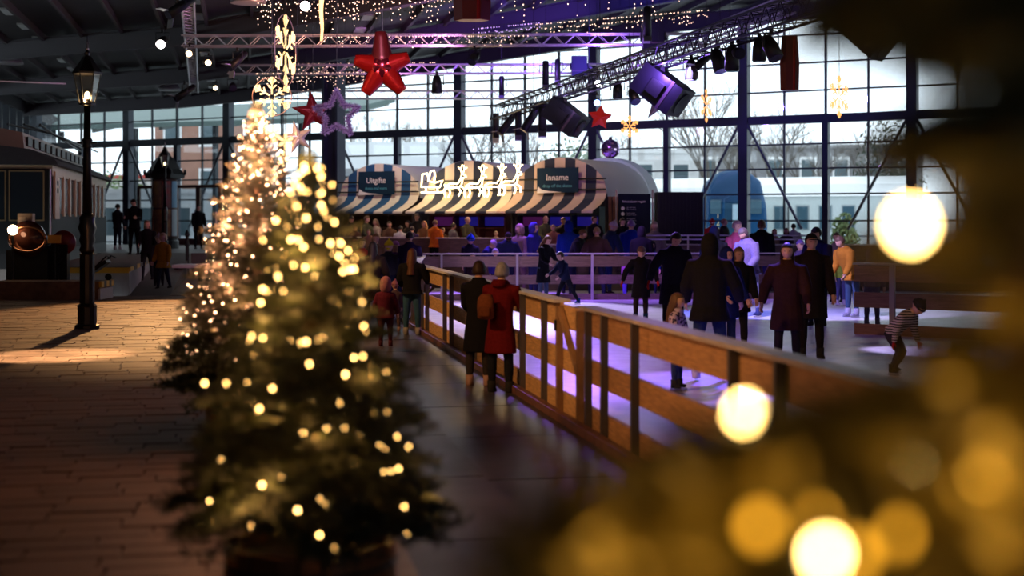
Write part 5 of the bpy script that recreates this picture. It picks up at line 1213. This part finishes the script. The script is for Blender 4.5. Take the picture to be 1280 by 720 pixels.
# ---- walkway
person('grey haired woman in a red coat leaning on the rink barrier', 626, 18.3, 1.66, 0, 160, (.12, .006, .008), (.012, .014, .02), 'bob', GY, hem=.30, lean=4, arms=((30, 14, 60), (34, 12, 70)), foot=(.02, .02, .02), group=g_w, collar=True, hood=(.105, .005, .007), bulk=1.15)
bag('small brown leather backpack on the red coat', 607, 18.05, .95, -15, (.16, .05, .02), .8)
person('woman in a long black coat standing left of the red coat', 598, 19.05, 1.66, 0, 165, BK, (.035, .03, .03), 'bob', (.035, .016, .01), hem=.27, lean=3, arms=rest, foot=(.38, .24, .2), group=g_w)
person('young woman with auburn hair, black jacket and blue jeans by the barrier', 515, 27.5, 1.66, 0, 172, BK, (.03, .085, .14), 'long', AU, hem=.47, arms=((14, 22, 40), (14, 16, 40)), foot=(.25, .24, .23), group=g_w, bulk=1.6)
person('small child in a maroon snowsuit with pink hood', 482, 25.0, 1.2, 0, 178, (.10, .012, .03), (.10, .012, .03), 'hood', (.38, .16, .20), hem=.40, kid=.9, arms=((6, 20, 15), (10, 22, 20)), foot=(.08, .02, .03), group=g_w, bulk=1.4)
person('long haired woman in a dark coat behind the maroon child', 466, 30, 1.75, 0, 175, (.016, .014, .014), (.02, .02, .025), 'long', (.02, .012, .01), hem=.3, arms=((8, 18, 25), (8, 16, 25)), group=g_w, bulk=1.5)
person('child in pale boots half hidden behind the maroon child', 494, 28.4, 1.0, 0, 190, (.08, .05, .07), (.10, .06, .06), 'beanie', (.3, .12, .16), kid=1, foot=(.4, .25, .22), group=g_w)
# ---- entrance side
person('long haired woman in black walking up the ramp with a child', 184, 38, 1.6, .61, 8, BK, (.03, .035, .04), 'long', (.20, .10, .05), hem=.44, arms=((10, 10, 60), (10, 12, 10)), lg=((8, 4), (-8, 10)), group=g_l)
person('blond child in a yellow coat on the ramp', 204, 35.6, 1.40, .50, -20, (.50, .25, .03), (.03, .04, .06), 'bob', (.5, .36, .2), hem=.38, kid=.6, lg=((10, 5), (-8, 15)), group=g_l, arms=((10, 14, 15), (10, 16, 15)), bulk=1.3)
person('small child in a grey hat peeking beside the yellow coat', 198.5, 36.3, 1.32, .53, 10, (.10, .09, .09), (.03, .03, .03), 'beanie', (.32, .27, .26), kid=.7, group=g_l)
person('man with white shoes standing near the carriage', 147, 55, 1.75, ZH, 150, (.02, .025, .035), (.025, .03, .05), 'short', (.02, .015, .012), group=g_l, foot=(.6, .6, .6))
person('man in black looking at his phone beside the ramp', 178, 46.5, 1.82, ZH, -5, BK, BK, 'short', (.02, .015, .012), arms=((20, 8, 75), (20, 8, 75)), group=g_l, hlook=20, x=-12.35)
person('dark silhouette standing at the entrance door', 248, 56, 1.72, ZH, 30, BK, BK, 'short', (.015, .012, .012), group=g_l, hem=.4)
# ---- skaters
person('woman in a black coat hugging a child on the ice', 680, 36.3, 0, ZI, 50, BK, (.06, .09, .14), 'long', (.16, .07, .03), heady=296, hem=.28, lean=8, arms=((30, 10, 40), (35, 10, 50)), skate=True, foot=(.05, .06, .12), group=g_i, hlook=15)
person('boy in a navy jacket leaning on the woman in black', 706, 35, 0, ZI, -55, (.012, .018, .05), (.015, .015, .02), 'short', (.03, .02, .015), heady=313, kid=.45, lean=16, lg=((28, 10), (-28, 5)), arms=((50, 10, 30), (40, 10, 30)), skate=True, foot=(.02, .10, .35), group=g_i)
person('boy in a black coat with red gloves skating towards the camera', 801, 29.6, 0, ZI, 2, BK, (.03, .022, .03), 'short', (.10, .05, .03), heady=309, kid=.35, hem=.30, lean=6, arms=((5, 38, 5), (10, 30, 25)), glove=(.5, .02, .015), lg=((6, 8), (-2, 8)), skate=True, foot=(.01, .05, .15), group=g_i, hlook=25)
person('tall person in a dark open coat with one red glove', 842, 25.5, 0, ZI, 10, (.013, .014, .024), (.012, .012, .014), 'short', (.02, .015, .015), heady=292, hem=.30, lean=10, arms=((5, 36, 4), (18, 14, 30)), glove=(.45, .015, .01), group=g_i, hlook=15, bulk=1.8, skate=True)
person('large dark figure in blue jeans and white skates', 887, 18.6, 0, ZI, 165, (.011, .011, .014), (.018, .035, .10), 'hood', (.012, .012, .015), heady=298, hem=.40, arms=((10, 26, 25), (12, 20, 20)), skate=True, foot=(.62, .58, .66), group=g_i, bulk=2.2, spread=8)
person('little girl in a patterned jacket beside the large dark figure', 846, 17.6, 0, ZI, 60, 'spotted_jacket', (.03, .05, .22), 'long', (.14, .07, .04), heady=371, kid=.75, arms=((15, 14, 30), (15, 14, 30)), skate=True, foot=(.03, .03, .05), group=g_i, scarf=(.5, .4, .62))
person('skater in a blue coat with face lit blue', 908, 21.5, 0, ZI, 35, (.012, .022, .16), (.015, .03, .13), 'hood', (.012, .022, .13), heady=314, arms=((20, 14, 30), (10, 18, 20)), group=g_i, hem=.36, bulk=1.5, skate=True)
person('woman with pale brown hair in a dark jacket', 922, 22.8, 0, ZI, 15, (.016, .014, .016), (.02, .02, .025), 'long', (.26, .17, .13), heady=309, arms=((15, 12, 30), (10, 12, 20)), group=g_i, lean=4, hem=.38, bulk=1.5)
person('man in a violet puffer jacket and pale jeans looking down', 936, 31, 1.95, ZI, -50, (.17, .14, .28), (.20, .20, .34), 'short', (.12, .09, .09), lean=10, hlook=28, arms=((16, 10, 50), (16, 12, 45)), bulk=2.0, skate=True, foot=(.03, .04, .12), group=g_i, lg=((8, 10), (-6, 4)))
person('long haired woman in a dark brown coat', 984, 20, 0, ZI, -12, (.035, .014, .012), (.018, .012, .012), 'long', (.035, .018, .012), heady=308, hem=.30, arms=((6, 24, 12), (8, 16, 15)), group=g_i, bulk=1.8, skate=True, lg=((5, 4), (-4, 6)))
person('bearded man in a dark cap and black coat', 1014, 21.3, 0, ZI, 5, (.016, .013, .012), (.018, .014, .012), 'cap', (.02, .02, .024), heady=296, hem=.32, arms=((6, 12, 12), (6, 14, 15)), group=g_i, bulk=1.5, skate=True, hat=('short', (.03, .02, .015)))
person('tall boy in a navy coat behind the capped man', 1022, 28.5, 1.98, ZI, -40, (.02, .03, .11), (.02, .025, .05), 'short', (.02, .018, .02), hlook=20, arms=((12, 12, 30), (12, 12, 30)), group=g_i, hem=.4, bulk=1.5)
person('adult in an orange coat bending over a child', 1062, 31, 1.80, ZI, -60, (.42, .17, .02), (.03, .06, .12), 'short', (.14, .08, .06), lean=26, arms=((30, 10, 30), (40, 10, 20)), group=g_i, bulk=1.9, hem=.42, skate=True, foot=(.3, .3, .4))
person('child in a yellow and violet jacket with white helmet', 1051, 35, 1.38, ZI, 20, (.32, .45, .06), (.06, .06, .20), 'helmet', (.6, .58, .66), kid=.7, arms=((10, 20, 15), (10, 20, 15)), skate=True, foot=(.35, .3, .5), group=g_i)
person('crouching child in a striped top with a red mitten', 1121, 19.4, 1.28, ZI, 40, 'striped_knit', (.02, .02, .05), 'beanie', (.03, .03, .04), kid=.6, lean=48, lg=((38, 60), (30, 66)), arms=((25, 8, 10), (40, 12, 30)), glove=(.35, .01, .02), skate=True, foot=(.02, .02, .03), group=g_i)
person('grey hooded child sitting behind the pink lit barrier', 1090, 28.4, 1.52, ZI, 150, (.22, .17, .15), (.15, .14, .2), 'hood', (.20, .18, .17), kid=.5, group=g_i, skate=True, foot=(.3, .3, .35))
# ---- people behind the crossing barrier
far = dict(far=True)
person('child in a bright blue hat behind the crossing barrier', 588, 40, 0, ZI, 10, (.02, .02, .04), (.03, .03, .05), 'beanie', (.01, .06, .42), heady=293, kid=.4, group=g_i, hlook=25, **far)
person('child with dark hair ducking behind the crossing barrier', 591, 38.8, 1.22, ZI, 0, (.03, .02, .02), NV, 'short', (.04, .02, .02), kid=.6, group=g_i, **far)
person('bending skater in a violet hat and navy jacket', 603, 40.5, 1.68, ZI, 70, (.02, .02, .16), NV, 'beanie', (.36, .26, .5), lean=34, group=g_i, arms=((40, 8, 20), (40, 8, 20)), **far)
person('child in a pale violet helmet at the crossing barrier', 619, 39.5, 1.32, ZI, 20, (.05, .04, .25), NV, 'helmet', (.40, .36, .6), kid=.6, group=g_i, **far)
person('man in a navy coat with a dark cap leaning on the barrier', 634, 40, 1.84, ZI, 8, (.014, .02, .07), NV, 'cap', (.03, .02, .03), lean=16, hlook=25, group=g_i, bulk=2.2, arms=((30, 22, 20), (30, 22, 20)), **far)
person('woman in a pinkish hood behind the crossing barrier', 650, 41, 0, ZI, -40, (.20, .13, .13), (.2, .12, .13), 'hood', (.34, .2, .22), heady=281, group=g_i, **far)
person('skater with blue hooded jacket facing right', 667, 40.3, 0, ZI, 60, (.03, .03, .24), (.03, .04, .12), 'hood', (.06, .05, .34), heady=279, group=g_i, bulk=1.6, **far)
person('man leaning forward with warm lit face', 718, 40, 0, ZI, 70, (.015, .015, .02), NV, 'short', (.12, .06, .03), heady=284, lean=22, group=g_i, bulk=1.9, arms=((30, 10, 30), (30, 10, 30)), **far)
person('person in a bright blue jacket seen from behind', 711, 41.2, 0, ZI, 175, (.01, .04, .32), NV, 'hood', (.01, .03, .26), heady=277, group=g_i, bulk=1.7, **far)
person('person in a brown jacket seen from behind at the barrier', 746, 39.5, 0, ZI, 175, (.05, .03, .018), (.015, .02, .04), 'short', (.30, .18, .1), heady=284, group=g_i, bulk=2.0, spread=9, arms=((15, 28, 10), (15, 30, 10)), **far)
person('tall person in navy with a pale hat bending right', 760, 41, 0, ZI, 120, (.015, .03, .09), (.02, .04, .16), 'beanie', (.6, .5, .52), heady=276, lean=14, group=g_i, bulk=1.7, arms=((20, 30, 5), (20, 30, 5)), **far)
person('young man in black in front of the rules board', 778, 43.0, 1.72, ZT-.1, 20, BK, BK, 'short', (.02, .015, .015), group=g_t, **far)
person('person in a royal blue coat with violet lit head', 789, 41.6, 0, ZI, 170, (.01, .03, .30), NV, 'short', (.22, .12, .34), heady=275, group=g_i, bulk=2.0, **far)  # violet lamp light is put into the hair colour
person('person in a black hood behind the barrier', 802, 39.2, 0, ZI, 165, BK, BK, 'hood', (.015, .014, .016), heady=284, group=g_i, bulk=2.1, **far)
person('child with a bright face leaning on the barrier', 815, 40.2, 1.5, ZI, 0, (.015, .04, .2), NV, 'hood', (.02, .02, .025), kid=.5, group=g_i, **far)
person('fair haired woman standing before the ribbed cabinet', 818, 42.4, 0, ZI, -5, (.20, .17, .15), NV, 'long', (.3, .24, .18), heady=277, group=g_i, **far)
person('small child in a pink violet suit behind the boy with red gloves', 781, 38.9, 1.12, ZI, 100, (.35, .10, .30), (.12, .08, .5), 'helmet', (.5, .3, .6), kid=.9, group=g_i, **far)
person('dark coated person left of the violet puffer jacket', 893, 33, 0, ZI, 185, (.012, .014, .018), NV, 'hood', (.012, .012, .016), heady=284, group=g_i, bulk=2.1, **far)
person('person in a red jacket on the terrace by the blue train', 890, 43.4, 1.6, ZT, 150, (.42, .02, .03), NV, 'beanie', (.4, .02, .03), group=g_t, **far)
person('brown haired person in a dark green coat by the blue train', 905, 42.9, 1.6, ZT, 60, (.03, .03, .025), NV, 'short', (.4, .22, .12), group=g_t, bulk=2, **far)
person('child in a pink jacket beside the violet puffer jacket', 921, 34, 0, ZI, 30, (.45, .08, .20), NV, 'short', (.4, .25, .3), heady=276, group=g_i, **far)
person('person with brown hair in black behind the violet jacket', 952, 40, 0, ZI, 160, BK, NV, 'bob', (.16, .08, .04), heady=275, group=g_i, bulk=1.7, **far)
person('red haired girl leaning on the terrace front', 968, 43.2, 1.3, ZT, 20, (.32, .2, .16), NV, 'long', (.28, .08, .03), kid=.3, group=g_t, **far)
person('brown haired girl beside the red haired girl', 983, 43.2, 1.33, ZT, -10, (.05, .04, .04), NV, 'long', (.16, .08, .04), kid=.3, group=g_t, **far)
person('dark haired person in a white jacket behind the girls', 992, 44, 1.46, ZT, 170, (.5, .5, .52), NV, 'short', (.015, .012, .012), group=g_t, **far)
person('child in a violet cap behind the brown coat', 1000, 34.5, 0, ZI, 20, (.1, .07, .2), NV, 'cap', (.16, .1, .4), heady=300, kid=.5, group=g_i, **far)
person('man behind the orange coat with brown hair', 1046, 37, 0, ZI, -30, (.14, .10, .12), NV, 'short', (.14, .07, .04), heady=291, group=g_i, **far)
# ---- bar and terrace
bar = [('man in an olive shirt talking under the blue tent', 457, 45.8, 270, 60, (.05, .06, .035), 'short', (.18, .10, .05)), ('blond woman laughing under the blue tent', 471, 46.8, 274, -50, (.5, .4, .28), 'long', (.42, .28, .14)),
 ('person in a white shirt seen from behind under the tents', 500, 45.6, 282, 170, (.62, .62, .64), 'short', (.015, .012, .01)), ('man in a dark suit between the two left tents', 521, 46.9, 267, 10, (.02, .02, .022), 'short', (.22, .14, .1)),
 ('fair haired person behind the orange jacket', 531, 45.9, 276, -30, (.25, .14, .06), 'long', (.4, .22, .1)), ('person in an orange jacket leaning at the terrace', 543, 44.4, 275, 150, (.75, .18, .02), 'short', (.25, .14, .1)),
 ('dark haired child next to the orange jacket', 553, 44.9, 285, 20, (.05, .03, .02), 'short', (.06, .03, .02)), ('person in a grey jacket under the reindeer tent', 565, 45.1, 279, 120, (.14, .14, .16), 'short', (.03, .02, .02)),
 ('bald man in an olive jacket under the reindeer tent', 583, 44.6, 271, 50, (.07, .07, .04), 'bald', (.2, .15, .1)), ('bald man in an olive coat under the navy striped tent', 681, 43.8, 270, 30, (.09, .10, .05), 'bald', (.3, .22, .16)),
 ('pink faced person beside the olive coat', 692, 43.2, 281, -20, (.30, .12, .10), 'short', (.3, .14, .1)), ('person crouching at a light parcel on the terrace', 620, 43.8, 289, 0, (.5, .36, .24), 'short', (.45, .32, .2)),
 ('brown haired visitor at the left end of the terrace', 443, 46.6, 281, 30, (.08, .04, .03), 'short', (.10, .05, .03)), ('dark hatted visitor by the left tent pole', 439, 47.2, 270, 10, (.015, .015, .02), 'beanie', (.015, .02, .03)),
 ('child with curly brown hair on the terrace', 461, 44.9, 287, 0, (.2, .12, .07), 'bob', (.2, .1, .05)), ('dim visitor in brown behind the white shirt', 487, 46.4, 277, 0, (.12, .07, .04), 'short', (.12, .07, .04)),
 ('visitor in dark violet in front of the white shirt', 515, 45.2, 283, 175, (.05, .03, .12), 'short', (.03, .02, .03)), ('woman in black next to the dark suit', 511, 47.4, 276, -40, (.02, .018, .02), 'bob', (.03, .02, .015)),
 ('shadowed visitor under the navy striped tent', 704, 44.6, 272, 0, (.02, .02, .025), 'short', (.03, .02, .02)), ('dark visitor under the right tent edge', 742, 43.6, 270, 30, (.02, .02, .02), 'short', (.05, .02, .02))]
for lb, px, d, hy, yw, c, hs, hcx in bar: person(lb, px, d, 0, ZT, yw, c, BK, hs, hcx, heady=hy, group=g_t, lean=4, arms=((25, 10, 50), (25, 12, 45)), far=True)
# ---- crowd by the left end of the crossing barrier
for lb, px, d, hy, yw, c, hs, hcx, kd in (('child in a bright yellow hat left of the crossing barrier', 486, 36, 301, 160, (.03, .03, .04), 'beanie', (.62, .5, .02), .5), ('child with a pink violet face beside the yellow hat', 494, 36.6, 302, 20, (.10, .03, .14), 'helmet', (.5, .2, .5), .6),
   ('visitor in a red scarf near the left crowd', 452, 37, 298, 20, (.45, .05, .03), 'long', (.12, .06, .04), .2), ('dark purple jacket visitor by the end of the crossing barrier', 512, 36, 290, 175, (.035, .022, .09), 'short', (.03, .02, .03), 0),
   ('brown haired visitor in the left crowd', 443, 38, 296, 30, (.10, .05, .04), 'bob', (.14, .07, .04), .2), ('fair haired child in the left crowd', 470, 38.5, 292, 0, (.16, .1, .05), 'bob', (.32, .18, .08), .3)):
    person(lb, px, d, 0, 0, yw, c, NV, hs, hcx, heady=hy, kid=kd, group=g_w, far=True)
# evaluate all remeshed bodies and coats in one go
bpy.context.view_layer.update(); dg = bpy.context.evaluated_depsgraph_get()
done = [bpy.data.meshes.new_from_object(o.evaluated_get(dg)) for o, _ in BATCH]
for (o, fin), me in zip(BATCH, done):
    me.name = 'figure'; fin(me); bpy.data.objects.remove(o)
